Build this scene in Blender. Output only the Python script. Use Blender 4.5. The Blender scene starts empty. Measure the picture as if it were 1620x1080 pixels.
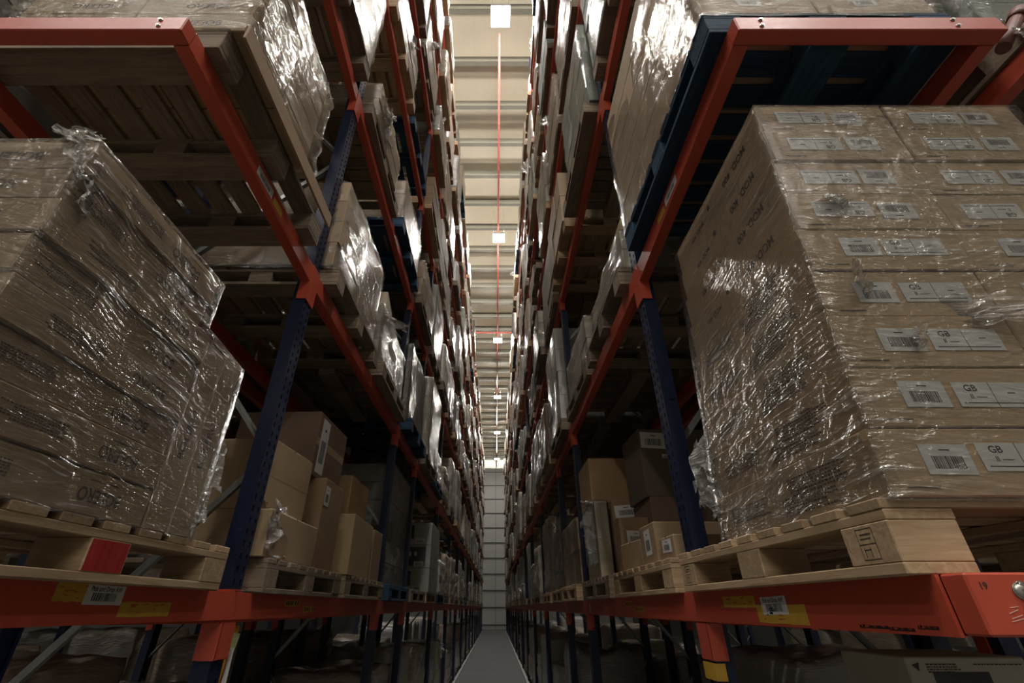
import bpy, math, random
from mathutils import Matrix, Vector, noise
D = bpy.data
SC = bpy.context.scene
COL = SC.collection
rnd = random.Random(7)
PI = math.pi
# ------------------------------------------------------------------ frame of reference
# origin = camera position, X right, Y down the aisle, Z up, metres; the floor is at FLOOR
FLOOR = -1.72
ROOF = 13.8
END = 48.6
LAMP_Z = 12.33; PIPE_Z = 12.9
XL, XR = -1.11, 0.86                     # aisle faces of the two racks
# ------------------------------------------------------------------ camera
cam = D.cameras.new('camera')
cam.lens = 16.0; cam.sensor_width = 36.0; cam.shift_x = 0.0160; cam.clip_start = 0.02; cam.clip_end = 200
co = D.objects.new('camera', cam); COL.objects.link(co)
co.location = (0, 0, 0); co.rotation_euler = (math.radians(90 + 30.26), 0, 0)
SC.camera = co
# ------------------------------------------------------------------ world, exposure, lights
W = D.worlds.new('hall_air'); SC.world = W; W.use_nodes = True
W.node_tree.nodes['Background'].inputs[0].default_value = (.9, .93, 1, 1)
W.node_tree.nodes['Background'].inputs[1].default_value = 0.05
SC.view_settings.view_transform = 'Standard'; SC.view_settings.look = 'None'
SC.view_settings.gamma = 1.0; SC.view_settings.use_curve_mapping = False
SC.view_settings.exposure = 0.0
SC.cycles.use_denoising = True
SC.cycles.max_bounces = 8; SC.cycles.diffuse_bounces = 5; SC.cycles.glossy_bounces = 3
SC.cycles.transparent_max_bounces = 12; SC.cycles.transmission_bounces = 3
SC.cycles.sample_clamp_indirect = 4.0; SC.cycles.caustics_reflective = False; SC.cycles.caustics_refractive = False
LAMP_W = 135          # watts of each high-bay lamp
UPPER_FILL_W = 170          # added point light at each lamp, brightens the upper loads and roof
ROOF_FILL_W = 9             # added fill light, thrown up at the roof lining
AISLE_LAMPS_Y = (5.55, 13.2, 21.0, 28.6, 35.9, 43.6)
# unseen lamps: transverse zone in front of the racks (behind the viewer) and the neighbouring aisles
OTHER_LAMPS = [(0.1, -2.0), (0.1, -8.5), (-4.4, -2.6), (4.2, -2.6), (6.6, -4.4), (9.9, -6.6), (-7.0, -4.6), (-9.9, -6.6),  # outer ones placed where the film will catch their reflection
               (-4.4, 5.5), (4.2, 5.5), (-4.4, 13.2), (4.2, 13.2)]  # neighbouring aisle lamps added to light the backs of the racks

# ------------------------------------------------------------------ materials
def mat(name):
    m = D.materials.new(name); m.use_nodes = True
    nt = m.node_tree; b = nt.nodes['Principled BSDF']
    return m, nt, b
def N(nt, t, **kw):
    n = nt.nodes.new(t)
    for k, v in kw.items(): setattr(n, k, v)
    return n
def L(nt, a, b): nt.links.new(a, b)
def ramp(nt, fac, stops):
    r = N(nt, 'ShaderNodeValToRGB'); e = r.color_ramp.elements
    while len(e) < len(stops): e.new(.5)
    for i, (p, c) in enumerate(stops): e[i].position = p; e[i].color = (*c, 1) if len(c) == 3 else c
    L(nt, fac, r.inputs[0]); return r.outputs[0]
def noise_tex(nt, vec, scale, detail=3, rough=.5, dist=0):
    n = N(nt, 'ShaderNodeTexNoise'); n.inputs['Scale'].default_value = scale
    n.inputs['Detail'].default_value = detail; n.inputs['Roughness'].default_value = rough
    n.inputs['Distortion'].default_value = dist
    if vec is not None: L(nt, vec, n.inputs['Vector'])
    return n.outputs['Fac']
def mapping(nt, vec, sc=(1, 1, 1), rot=(0, 0, 0), loc=(0, 0, 0)):
    m = N(nt, 'ShaderNodeMapping'); m.inputs['Scale'].default_value = sc
    m.inputs['Rotation'].default_value = rot; m.inputs['Location'].default_value = loc
    L(nt, vec, m.inputs['Vector']); return m.outputs[0]
def mixc(nt, fac, a, b, mode='MIX'):
    m = N(nt, 'ShaderNodeMix', data_type='RGBA', blend_type=mode)
    for sock, v in ((m.inputs[0], fac), (m.inputs[6], a), (m.inputs[7], b)):
        if hasattr(v, 'links') or isinstance(v, bpy.types.NodeSocket): L(nt, v, sock)
        elif isinstance(v, (int, float)): sock.default_value = v
        else: sock.default_value = (*v, 1)
    return m.outputs[2]
def mth(nt, op, a, b=0.0, clamp=False):
    m = N(nt, 'ShaderNodeMath', operation=op, use_clamp=clamp)
    for s, v in ((m.inputs[0], a), (m.inputs[1], b)):
        if isinstance(v, (int, float)): s.default_value = v
        else: L(nt, v, s)
    return m.outputs[0]
def bump(nt, h, strength, dist, b):
    n = N(nt, 'ShaderNodeBump'); n.inputs['Strength'].default_value = strength
    n.inputs['Distance'].default_value = dist
    L(nt, h, n.inputs['Height']); L(nt, n.outputs[0], b.inputs['Normal']); return n.outputs[0]
def objvec(nt): return N(nt, 'ShaderNodeTexCoord').outputs['Object']
def world_pos(nt): return N(nt, 'ShaderNodeNewGeometry').outputs['Position']

def plain(name, col, rough=.6, metal=0.0, var=.12, scale=8, spec=.5, emit=None):
    m, nt, b = mat(name)
    v = objvec(nt)
    n = noise_tex(nt, v, scale, 4)
    c = mixc(nt, n, tuple(x*(1-var) for x in col), tuple(min(1, x*(1+var)) for x in col))
    L(nt, c, b.inputs['Base Color'])
    b.inputs['Roughness'].default_value = rough; b.inputs['Metallic'].default_value = metal
    b.inputs['Specular IOR Level'].default_value = spec
    if emit:
        b.inputs['Emission Color'].default_value = (*emit[:3], 1); b.inputs['Emission Strength'].default_value = emit[3]
    return m

def paint(name, col, chip=(.12, .10, .09), rough=.38, wear=.5):
    """powder-coated steel with faint rub marks and chips"""
    m, nt, b = mat(name)
    v = world_pos(nt)
    n1 = noise_tex(nt, v, 3.0, 3)
    n2 = noise_tex(nt, v, 55.0, 5, .65)
    n3 = noise_tex(nt, mapping(nt, v, (30, 4, 30)), 2.0, 4, .6)
    c = mixc(nt, n1, tuple(x*.86 for x in col), tuple(min(1, x*1.1) for x in col))
    ch = ramp(nt, mth(nt, 'MULTIPLY', n2, n3), [(.385, (0, 0, 0)), (.42, (wear, wear, wear))])
    c = mixc(nt, ch, c, chip)
    L(nt, c, b.inputs['Base Color'])
    b.inputs['Specular IOR Level'].default_value = .4
    r = mth(nt, 'ADD', mth(nt, 'MULTIPLY', n2, .2), rough - .1)
    L(nt, r, b.inputs['Roughness'])
    bump(nt, n2, .08, .002, b)
    return m

def wood(name, c0, c1, rough=.8, along='Y'):
    m, nt, b = mat(name)
    v = objvec(nt)
    sc = {'Y': (1, .08, 1), 'X': (.08, 1, 1), 'Z': (1, 1, .1)}[along]
    oi = N(nt, 'ShaderNodeObjectInfo')
    add = N(nt, 'ShaderNodeVectorMath', operation='ADD'); L(nt, v, add.inputs[0])
    cmb = N(nt, 'ShaderNodeCombineXYZ')
    for i in range(3): L(nt, mth(nt, 'MULTIPLY', oi.outputs['Random'], 9.0 + i), cmb.inputs[i])
    L(nt, cmb.outputs[0], add.inputs[1])
    g = noise_tex(nt, mapping(nt, add.outputs[0], sc), 42, 5, .6, 1.2)
    big = noise_tex(nt, add.outputs[0], 4.0, 3)
    c = mixc(nt, ramp(nt, g, [(.3, (0, 0, 0)), (.7, (1, 1, 1))]), c0, c1)
    c = mixc(nt, mth(nt, 'MULTIPLY', big, .55), c, tuple(x*.55 for x in c0))
    hv = N(nt, 'ShaderNodeHueSaturation'); L(nt, c, hv.inputs['Color'])
    L(nt, mth(nt, 'ADD', mth(nt, 'MULTIPLY', oi.outputs['Random'], .45), .78), hv.inputs['Value'])
    L(nt, hv.outputs[0], b.inputs['Base Color'])
    b.inputs['Roughness'].default_value = rough; b.inputs['Specular IOR Level'].default_value = .25
    bump(nt, g, .35, .002, b)
    return m

def cardboard(name):
    """colour comes from the object's own colour"""
    m, nt, b = mat(name)
    oi = N(nt, 'ShaderNodeObjectInfo'); v = world_pos(nt)
    n = noise_tex(nt, v, 5.0, 4)
    f = noise_tex(nt, mapping(nt, v, (6, 6, 90)), 3.0, 2)
    hv = N(nt, 'ShaderNodeHueSaturation'); L(nt, oi.outputs['Color'], hv.inputs['Color'])
    L(nt, mth(nt, 'ADD', mth(nt, 'MULTIPLY', n, .30), mth(nt, 'ADD', mth(nt, 'MULTIPLY', f, .10), .80)), hv.inputs['Value'])
    L(nt, hv.outputs[0], b.inputs['Base Color'])
    b.inputs['Roughness'].default_value = .72; b.inputs['Specular IOR Level'].default_value = .3
    bump(nt, mth(nt, 'ADD', f, n), .12, .004, b)
    return m

def film_nodes(nt, seed=0.0, s=1.0):
    """streak pattern of stretched film: fine ridges running almost level round the load, crossing at two pitches"""
    v = world_pos(nt)
    sp = N(nt, 'ShaderNodeSeparateXYZ'); L(nt, v, sp.inputs[0])
    u = mth(nt, 'ADD', sp.outputs[0], sp.outputs[1])
    oi = N(nt, 'ShaderNodeObjectInfo')
    warp = noise_tex(nt, v, 1.7, 2)
    def streak(tilt, su, sv, off):
        z = mth(nt, 'ADD', sp.outputs[2], mth(nt, 'MULTIPLY', u, tilt))
        z = mth(nt, 'ADD', z, mth(nt, 'MULTIPLY', warp, .22))
        c = N(nt, 'ShaderNodeCombineXYZ')
        L(nt, mth(nt, 'MULTIPLY', u, su), c.inputs[0]); L(nt, mth(nt, 'MULTIPLY', z, sv), c.inputs[1])
        L(nt, mth(nt, 'ADD', mth(nt, 'MULTIPLY', oi.outputs['Random'], 17), off), c.inputs[2])
        return noise_tex(nt, c.outputs[0], 1.0, 3, .6)
    a = streak(.08, 2.6*s, 95*s, seed)
    b2 = streak(-.20, 3.0*s, 62*s, seed + 5)
    soft = streak(-.12, 1.0*s, 7*s, seed + 9)
    return a, b2, soft

def film(name, milk=.14, gloss=.48, tint=(.86, .85, .82), iso_w=1.9, rough=.13, edge=.21):
    """clear stretch film over cartons: mostly see-through, with glossy ridges"""
    m = D.materials.new(name); m.use_nodes = True; nt = m.node_tree; nt.nodes.clear()
    out = N(nt, 'ShaderNodeOutputMaterial')
    a, b2, soft = film_nodes(nt)
    h = mth(nt, 'ADD', mth(nt, 'ADD', a, mth(nt, 'MULTIPLY', b2, .8)), mth(nt, 'MULTIPLY', soft, 1.2))
    bp = N(nt, 'ShaderNodeBump'); bp.inputs['Strength'].default_value = .9; bp.inputs['Distance'].default_value = .007
    L(nt, h, bp.inputs['Height'])
    iso = noise_tex(nt, world_pos(nt), 16, 3, .55, .6)
    h = mth(nt, 'ADD', h, mth(nt, 'MULTIPLY', iso, iso_w))
    L(nt, h, bp.inputs['Height'])
    ridge = ramp(nt, mth(nt, 'MULTIPLY', a, b2), [(.30, (0, 0, 0)), (.40, (1, 1, 1))])
    patch = ramp(nt, noise_tex(nt, world_pos(nt), 2.6, 3), [(.42, (.04, .04, .04)), (.62, (1, 1, 1))])
    ridge = mth(nt, 'MULTIPLY', ridge, patch)
    tr = N(nt, 'ShaderNodeBsdfTransparent'); tr.inputs[0].default_value = (.97, .97, .96, 1)
    gl = N(nt, 'ShaderNodeBsdfGlossy'); gl.inputs[0].default_value = (*tint, 1); gl.inputs['Roughness'].default_value = rough
    L(nt, bp.outputs[0], gl.inputs['Normal'])
    df = N(nt, 'ShaderNodeBsdfDiffuse'); df.inputs[0].default_value = (*[t*.8 for t in tint], 1)
    L(nt, bp.outputs[0], df.inputs['Normal'])
    fr = N(nt, 'ShaderNodeFresnel'); fr.inputs[0].default_value = 1.5; L(nt, bp.outputs[0], fr.inputs['Normal'])
    g = mth(nt, 'ADD', mth(nt, 'MULTIPLY', fr.outputs[0], gloss*1.15), mth(nt, 'ADD', mth(nt, 'MULTIPLY', ridge, edge), mth(nt, 'MULTIPLY', patch, .035)), True)
    d = mth(nt, 'MULTIPLY', mth(nt, 'ADD', mth(nt, 'MULTIPLY', ridge, 2.0), mth(nt, 'MULTIPLY', soft, .5)), milk, True)
    m1 = N(nt, 'ShaderNodeMixShader'); L(nt, d, m1.inputs[0]); L(nt, tr.outputs[0], m1.inputs[1]); L(nt, df.outputs[0], m1.inputs[2])
    m2 = N(nt, 'ShaderNodeMixShader'); L(nt, g, m2.inputs[0]); L(nt, m1.outputs[0], m2.inputs[1]); L(nt, gl.outputs[0], m2.inputs[2])
    L(nt, m2.outputs[0], out.inputs[0])
    return m

def wrapped(name):
    """film tight on what it covers, seen from too far to tell the layers apart; hue from the object's colour"""
    m, nt, b = mat(name)
    oi = N(nt, 'ShaderNodeObjectInfo')
    a, b2, soft = film_nodes(nt, 3.0)
    ridge = ramp(nt, mth(nt, 'MULTIPLY', a, b2), [(.22, (0, 0, 0)), (.45, (1, 1, 1))])
    fac = mth(nt, 'ADD', mth(nt, 'MULTIPLY', ridge, .5), mth(nt, 'MULTIPLY', soft, .32), True)
    c = mixc(nt, fac, oi.outputs['Color'], (.68, .66, .62))
    L(nt, c, b.inputs['Base Color'])
    b.inputs['Roughness'].default_value = .22; b.inputs['Specular IOR Level'].default_value = .9
    h = mth(nt, 'ADD', mth(nt, 'ADD', a, mth(nt, 'MULTIPLY', b2, .8)), mth(nt, 'MULTIPLY', soft, 2.5))
    bump(nt, h, .8, .010, b)
    return m

M = {}
M['orange'] = paint('orange_powder_coat', (.46, .075, .042), wear=.35)
M['blue'] = paint('blue_powder_coat', (.009, .0145, .040), chip=(.10, .11, .14), rough=.42)
M['galv'] = plain('galvanised_steel', (.30, .31, .30), .45, .7, .25, 30)
M['wood'] = wood('pale_pallet_wood', (.33, .22, .125), (.56, .42, .26))
M['woodx'] = wood('pale_pallet_wood_crosswise', (.33, .22, .125), (.56, .42, .26), along='X')
M['greywood'] = wood('weathered_pallet_wood', (.16, .12, .085), (.33, .26, .18))
M['greywoodx'] = wood('weathered_pallet_wood_crosswise', (.16, .12, .085), (.33, .26, .18), along='X')
M['bluewood'] = wood('blue_painted_pallet_wood', (.012, .035, .075), (.045, .10, .15))
M['bluewoodx'] = wood('blue_painted_pallet_wood_crosswise', (.012, .035, .075), (.045, .10, .15), along='X')
M['redpaint'] = wood('red_painted_block', (.22, .012, .012), (.33, .03, .025), along='Z')
M['card'] = cardboard('corrugated_cardboard')
M['film'] = film('clear_stretch_film')
M['film_shiny'] = film('shiny_stretch_film', .15, .55, (.90, .88, .83), 2.5, .15, .30)
M['film_thick'] = film('bunched_stretch_film', .9, .7, (.86, .85, .82))
M['wrapped'] = wrapped('film_wrapped_goods')
M['paper'] = plain('white_paper', (.58, .58, .55), .6, 0, .05)
M['ink'] = plain('black_ink', (.03, .025, .022), .6, 0, .1)
M['print'] = plain('faded_black_print', (.055, .038, .028), .75, 0, .1)
M['darkprint'] = plain('dark_label_print', (.03, .03, .035), .5, 0, .1)
M['tape'] = plain('brown_packing_tape', (.33, .235, .14), .3, 0, .08)
M['yellow'] = plain('yellow_sticker', (.50, .30, .035), .6, 0, .25, 25)
M['card_orange'] = plain('orange_card_folder', (.55, .25, .02), .6, 0, .12)
M['card_green'] = plain('pale_green_note', (.35, .38, .17), .6, 0, .08)
M['steel'] = plain('zinc_bolt', (.45, .44, .40), .35, .8, .15, 60)
M['black'] = plain('black_plastic', (.012, .014, .013), .55, 0, .2)
M['redpipe'] = plain('red_sprinkler_pipe', (.20, .03, .022), .6, 0, .1)
M['lamphousing'] = plain('grey_lamp_housing', (.5, .5, .52), .4, .3, .05)
M['diffuser'] = plain('lit_lamp_diffuser', (.9, .9, .95), .5, 0, 0, emit=(1.0, .97, 1.0, 45))

def floor_mat():
    m, nt, b = mat('polished_concrete')
    v = world_pos(nt)
    n = noise_tex(nt, v, .8, 6, .6); n2 = noise_tex(nt, mapping(nt, v, (3, .25, 1)), 4, 4)
    c = mixc(nt, n, (.10, .10, .097), (.16, .16, .152))
    c = mixc(nt, mth(nt, 'MULTIPLY', n2, .35), c, (.12, .12, .115))
    L(nt, c, b.inputs['Base Color']); b.inputs['Roughness'].default_value = .75; b.inputs['Specular IOR Level'].default_value = .25
    bump(nt, n2, .05, .003, b); return m
M['floor'] = floor_mat()
def sheet(name, c0, c1, axis, pitch, rough=.6):
    """profiled metal sheet: fine ribs"""
    m, nt, b = mat(name)
    v = world_pos(nt); sp = N(nt, 'ShaderNodeSeparateXYZ'); L(nt, v, sp.inputs[0])
    w = mth(nt, 'FRACT', mth(nt, 'MULTIPLY', sp.outputs[axis], 1/pitch))
    r = ramp(nt, w, [(0, (0, 0, 0)), (.08, (1, 1, 1)), (.92, (1, 1, 1)), (1, (0, 0, 0))])
    n = noise_tex(nt, v, .6, 4)
    c = mixc(nt, n, c0, c1)
    c = mixc(nt, mth(nt, 'MULTIPLY', mth(nt, 'SUBTRACT', 1.0, r), .08), c, tuple(x*.6 for x in c0))
    L(nt, c, b.inputs['Base Color']); b.inputs['Roughness'].default_value = rough
    bump(nt, r, .08, .004, b); return m
M['ceil'] = sheet('cream_roof_lining', (.60, .53, .41), (.67, .60, .475), 0, .3)
M['wall'] = sheet('pale_wall_cladding', (.38, .375, .34), (.44, .435, .40), 0, .25)
M['purlin'] = plain('shade_toned_purlin', (.105, .098, .075), .6, .2, .12)  # purlin shade is put into this colour, darker than the lining
M['rail'] = plain('dark_wall_rail', (.14, .14, .13), .6, .2, .12)
M['grey'] = plain('grey_fabric_cover', (.16, .165, .155), .8, 0, .2)
M['white_card'] = plain('white_printed_carton', (.42, .42, .39), .6, 0, .08)

# ------------------------------------------------------------------ mesh helpers
class MB:
    def __init__(s): s.v = []; s.f = []; s.mi = []; s.sm = []
    def quad(s, a, b, c, d, m=0, sm=False):
        i = len(s.v); s.v += [a, b, c, d]; s.f.append((i, i+1, i+2, i+3)); s.mi.append(m); s.sm.append(sm); return s
    def box(s, x0, x1, y0, y1, z0, z1, m=0, bev=0.0):
        if bev <= 0:
            i = len(s.v)
            s.v += [(x, y, z) for z in (z0, z1) for y in (y0, y1) for x in (x0, x1)]
            for q in ((0, 2, 3, 1), (4, 5, 7, 6), (0, 1, 5, 4), (2, 6, 7, 3), (0, 4, 6, 2), (1, 3, 7, 5)):
                s.f.append(tuple(i+k for k in q)); s.mi.append(m); s.sm.append(False)
            return s
        # bevelled box: 24 verts
        b = bev; i = len(s.v); idx = {}
        X = (x0, x1); Y = (y0, y1); Z = (z0, z1)
        for cx in (0, 1):
            for cy in (0, 1):
                for cz in (0, 1):
                    dx = b if cx == 0 else -b; dy = b if cy == 0 else -b; dz = b if cz == 0 else -b
                    for ax in range(3):
                        p = [X[cx]+dx, Y[cy]+dy, Z[cz]+dz]
                        p[ax] = (X[cx], Y[cy], Z[cz])[ax]
                        idx[(cx, cy, cz, ax)] = len(s.v); s.v.append(tuple(p))
        def F(*k):
            vs = [s.v[j] for j in k]
            c = Vector(((x0+x1)/2, (y0+y1)/2, (z0+z1)/2))
            fc = sum((Vector(q) for q in vs), Vector())/len(vs)
            n = (Vector(vs[1])-Vector(vs[0])).cross(Vector(vs[2])-Vector(vs[0]))
            if n.dot(fc-c) < 0: k = tuple(reversed(k))
            s.f.append(tuple(k)); s.mi.append(m); s.sm.append(False)
        for ax in range(3):
            o = [a for a in range(3) if a != ax]
            for side in (0, 1):
                k = []
                for (p, q) in ((0, 0), (1, 0), (1, 1), (0, 1)):
                    c = [0, 0, 0]; c[ax] = side; c[o[0]] = p; c[o[1]] = q; k.append(idx[(*c, ax)])
                F(*k)
            for p in (0, 1):
                for q in (0, 1):
                    c0 = [0, 0, 0]; c0[o[0]] = p; c0[o[1]] = q; c1 = list(c0); c1[ax] = 1
                    F(idx[(*c0, o[0])], idx[(*c1, o[0])], idx[(*c1, o[1])], idx[(*c0, o[1])])
        for cx in (0, 1):
            for cy in (0, 1):
                for cz in (0, 1): F(*[idx[(cx, cy, cz, a)] for a in range(3)])
        return s
    def prism(s, p0, p1, r, n=10, m=0, cap=True, sm=True):
        p0 = Vector(p0); p1 = Vector(p1); d = (p1-p0).normalized()
        a = d.orthogonal().normalized(); c = d.cross(a); i = len(s.v)
        for p in (p0, p1):
            for k in range(n):
                t = 2*PI*k/n; s.v.append(tuple(p + a*math.cos(t)*r + c*math.sin(t)*r))
        for k in range(n):
            k2 = (k+1) % n; s.f.append((i+k, i+k2, i+n+k2, i+n+k)); s.mi.append(m); s.sm.append(sm)
        if cap:
            s.f.append(tuple(i+k for k in reversed(range(n)))); s.f.append(tuple(i+n+k for k in range(n))); s.mi += [m, m]; s.sm += [False]*2
        return s
    def tube(s, pts, r, n=6, m=0):
        for a, b in zip(pts, pts[1:]): s.prism(a, b, r, n, m)
        return s
    def bar(s, p0, p1, w, t, up=(0, 1, 0), m=0):
        """flat bar w wide along `up`, t thick"""
        p0 = Vector(p0); p1 = Vector(p1); d = (p1-p0).normalized(); u = Vector(up).normalized(); n = d.cross(u).normalized()
        i = len(s.v)
        for p in (p0, p1):
            for (a, b) in ((-1, -1), (1, -1), (1, 1), (-1, 1)): s.v.append(tuple(p + u*w/2*a + n*t/2*b))
        for q in ((0, 1, 2, 3), (7, 6, 5, 4), (0, 4, 5, 1), (1, 5, 6, 2), (2, 6, 7, 3), (3, 7, 4, 0)):
            s.f.append(tuple(i+k for k in q)); s.mi.append(m); s.sm.append(False)
        return s
    def add(s, me, mx, m=0):
        i = len(s.v); s.v += [tuple(mx @ v.co) for v in me.vertices]
        for p in me.polygons: s.f.append(tuple(i+k for k in p.vertices)); s.mi.append(m); s.sm.append(False)
        return s
    def mesh(s, name, mats):
        me = D.meshes.new(name); me.from_pydata(s.v, [], s.f)
        for x in (mats if isinstance(mats, (list, tuple)) else [mats]): me.materials.append(x)
        me.polygons.foreach_set('material_index', s.mi); me.polygons.foreach_set('use_smooth', s.sm)
        me.update(); return me
    def build(s, name, mats, parent=None, loc=(0, 0, 0), **kw):
        return link(name, s.mesh(name, mats), parent, loc, **kw)

def link(name, me, parent=None, loc=(0, 0, 0), rot=(0, 0, 0), scale=(1, 1, 1), color=None, label=None, cat=None, group=None, kind=None):
    o = D.objects.new(name, me); COL.objects.link(o); o.location = loc; o.rotation_euler = rot; o.scale = scale
    if parent is not None: o.parent = parent
    if color: o.color = (*color[:3], 1)
    tag(o, label, cat, group, kind); return o
def tag(o, label=None, cat=None, group=None, kind=None):
    for k, v in (('label', label), ('category', cat), ('group', group), ('kind', kind)):
        if v: o[k] = v
    return o
def empty(name, loc, label=None, cat=None, group=None, rz=0):
    return link(name, None, None, loc, (0, 0, rz), label=label, cat=cat, group=group)

_T = {}
def text_mesh(s):
    if s not in _T:
        c = D.curves.new('lettering', 'FONT'); c.body = s; c.size = 1; c.offset = .02; c.align_x = 'CENTER'; c.align_y = 'CENTER'; c.resolution_u = 3
        o = D.objects.new('lettering', c); COL.objects.link(o); me = D.meshes.new_from_object(o)
        D.objects.remove(o); D.curves.remove(c)
        _T[s] = me
    return _T[s]
def face_mx(face, p, roll=0.0):
    """local x,y lie in the face and z points out of it. faces: '+X' '-X' '-Y' '-Z'"""
    R = {'+X': ((0, 1, 0), (0, 0, 1), (1, 0, 0)), '-X': ((0, -1, 0), (0, 0, 1), (-1, 0, 0)),
         '-Y': ((1, 0, 0), (0, 0, 1), (0, -1, 0)), '-Z': ((1, 0, 0), (0, -1, 0), (0, 0, -1))}[face]
    m = Matrix(R).transposed().to_4x4()
    return Matrix.Translation(p) @ m @ Matrix.Rotation(roll, 4, 'Z')
def decal(name, me, parent, face, p, roll=0.0, size=1.0, sx=1.0, **kw):
    o = link(name, me, parent, **kw)
    o.matrix_local = face_mx(face, p, roll) @ Matrix.Diagonal((size*sx, size, size, 1)); return o
def text_part(s, parent, face, p, size, roll=0.0, m='print', name='printed_word', sx=1.0):
    key = 'M:' + s + m
    if key not in _T:
        me = text_mesh(s).copy(); me.materials.clear(); me.materials.append(M[m]); _T[key] = me
    return decal(name, _T[key], parent, face, p, roll, size, sx)

def barcode(mb, x0, x1, y0, y1, z, m, r):
    x = x0
    while x < x1 - .002:
        w = r.choice((.0012, .0018, .003))*((x1-x0)/.06); mb.quad((x, y0, z), (min(x+w, x1), y0, z), (min(x+w, x1), y1, z), (x, y1, z), m); x += w + r.choice((.0012, .002))*((x1-x0)/.06)
def label_barcode(w, h, seed=1, head='', digits=True):
    r = random.Random(seed); mb = MB(); mb.box(-w/2, w/2, -h/2, h/2, 0, .0006, 0)
    barcode(mb, -w*.32, w*.32, -h*.32, h*.1, .0009, 1, r)
    if head: mb.add(text_mesh(head), Matrix.Translation((0, h*.29, .0009)) @ Matrix.Diagonal((w/9.6, h*.36, 1, 1)), 1)
    else: mb.box(-w*.1, w*.12, h*.28, h*.33, .0007, .0009, 1)
    return mb.mesh('barcode_label', [M['paper'], M['ink']])
def label_gb(w, h):
    mb = MB(); mb.box(-w/2, w/2, -h/2, h/2, 0, .0006, 0)
    mb.box(-.0008, .0008, -h/2, h/2, .0006, .0008, 1)
    mb.add(text_mesh('GB'), Matrix.Translation((-w*.27, h*.25, .0009)) @ Matrix.Diagonal((h*.38, h*.36, 1, 1)), 1)
    mb.add(text_mesh('II'), Matrix.Translation((-w*.3, -h*.08, .0009)) @ Matrix.Diagonal((h*.26, h*.26, 1, 1)), 1)
    mb.box(-w*.24, -w*.1, -h*.12, -h*.09, .0006, .0009, 1)
    mb.box(-w*.44, w*.44, -h*.36, -h*.32, .0006, .0009, 1)
    mb.box(w*.2, w*.3, h*.05, h*.09, .0006, .0009, 1)
    return mb.mesh('market_label', [M['paper'], M['ink']])
def paragraph(w, h, lines, seed=0):
    r = random.Random(seed); mb = MB(); dy = h/lines
    for k in range(lines):
        x = -w/2; y = h/2 - (k+.5)*dy; end = w/2*r.uniform(.5, 1)
        while x < end:
            ww = r.uniform(.004, .014); mb.quad((x, y-dy*.26, 0), (min(x+ww, w/2), y-dy*.26, 0), (min(x+ww, w/2), y+dy*.26, 0), (x, y+dy*.26, 0)); x += ww + .003
    return mb.mesh('printed_paragraph', M['print'])

# film-like closed skin over a box 1x1x1 (origin at bottom centre), subdivided and creased
def skin(name, material, seed, amp=.02, taper=0.0, n=14, pleat=.012, grooves=0, bottom=False, crumple=0.0, rnd_c=.035):
    idx = {}; V = []; F = []
    def vid(i, j, k):
        q = (i, j, k)
        if q not in idx:
            x, y, z = i/n-.5, j/n-.5, k/n
            nx, ny = x*2, y*2
            p = Vector((x, y, z))
            # round the vertical corners
            rr = max(abs(nx), abs(ny)); 
            cr = 1 - rnd_c*(abs(nx*ny)**6)
            sv = Vector((x*3+seed*7.1, y*3, z*2.2))
            a = noise.noise(sv)*amp + noise.noise(Vector((x*9+seed, y*9, z*16+seed)))*pleat + noise.noise(Vector((x*5+y*5+z*11, seed*3, z*3)))*pleat
            if grooves:
                g = abs((z*grooves) % 1 - .5)*2
                a -= .012*max(0, (g-.8))*5
            sc = cr*(1 - taper*(z)) 
            d = Vector((nx if abs(nx) >= .999 else nx*.0, ny if abs(ny) >= .999 else 0, 0))
            p.x = x*sc; p.y = y*sc
            if d.length > 0: p += d*a
            if k == n:
                p.z += noise.noise(Vector((x*4, y*4, seed)))*(amp*1.2+crumple) - .02*(max(abs(nx), abs(ny))**8)
            idx[q] = len(V); V.append(tuple(p))
        return idx[q]
    for k in range(n):
        for i in range(n):
            F.append((vid(i, 0, k), vid(i+1, 0, k), vid(i+1, 0, k+1), vid(i, 0, k+1)))
            F.append((vid(i+1, n, k), vid(i, n, k), vid(i, n, k+1), vid(i+1, n, k+1)))
            F.append((vid(0, i+1, k), vid(0, i, k), vid(0, i, k+1), vid(0, i+1, k+1)))
            F.append((vid(n, i, k), vid(n, i+1, k), vid(n, i+1, k+1), vid(n, i, k+1)))
    for i in range(n):
        for j in range(n):
            F.append((vid(i, j, n), vid(i+1, j, n), vid(i+1, j+1, n), vid(i, j+1, n)))
            if bottom: F.append((vid(i, j+1, 0), vid(i+1, j+1, 0), vid(i+1, j, 0), vid(i, j, 0)))
    me = D.meshes.new(name); me.from_pydata(V, [], F); me.materials.append(material)
    me.polygons.foreach_set('use_smooth', [True]*len(F)); me.update(); return me

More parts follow.
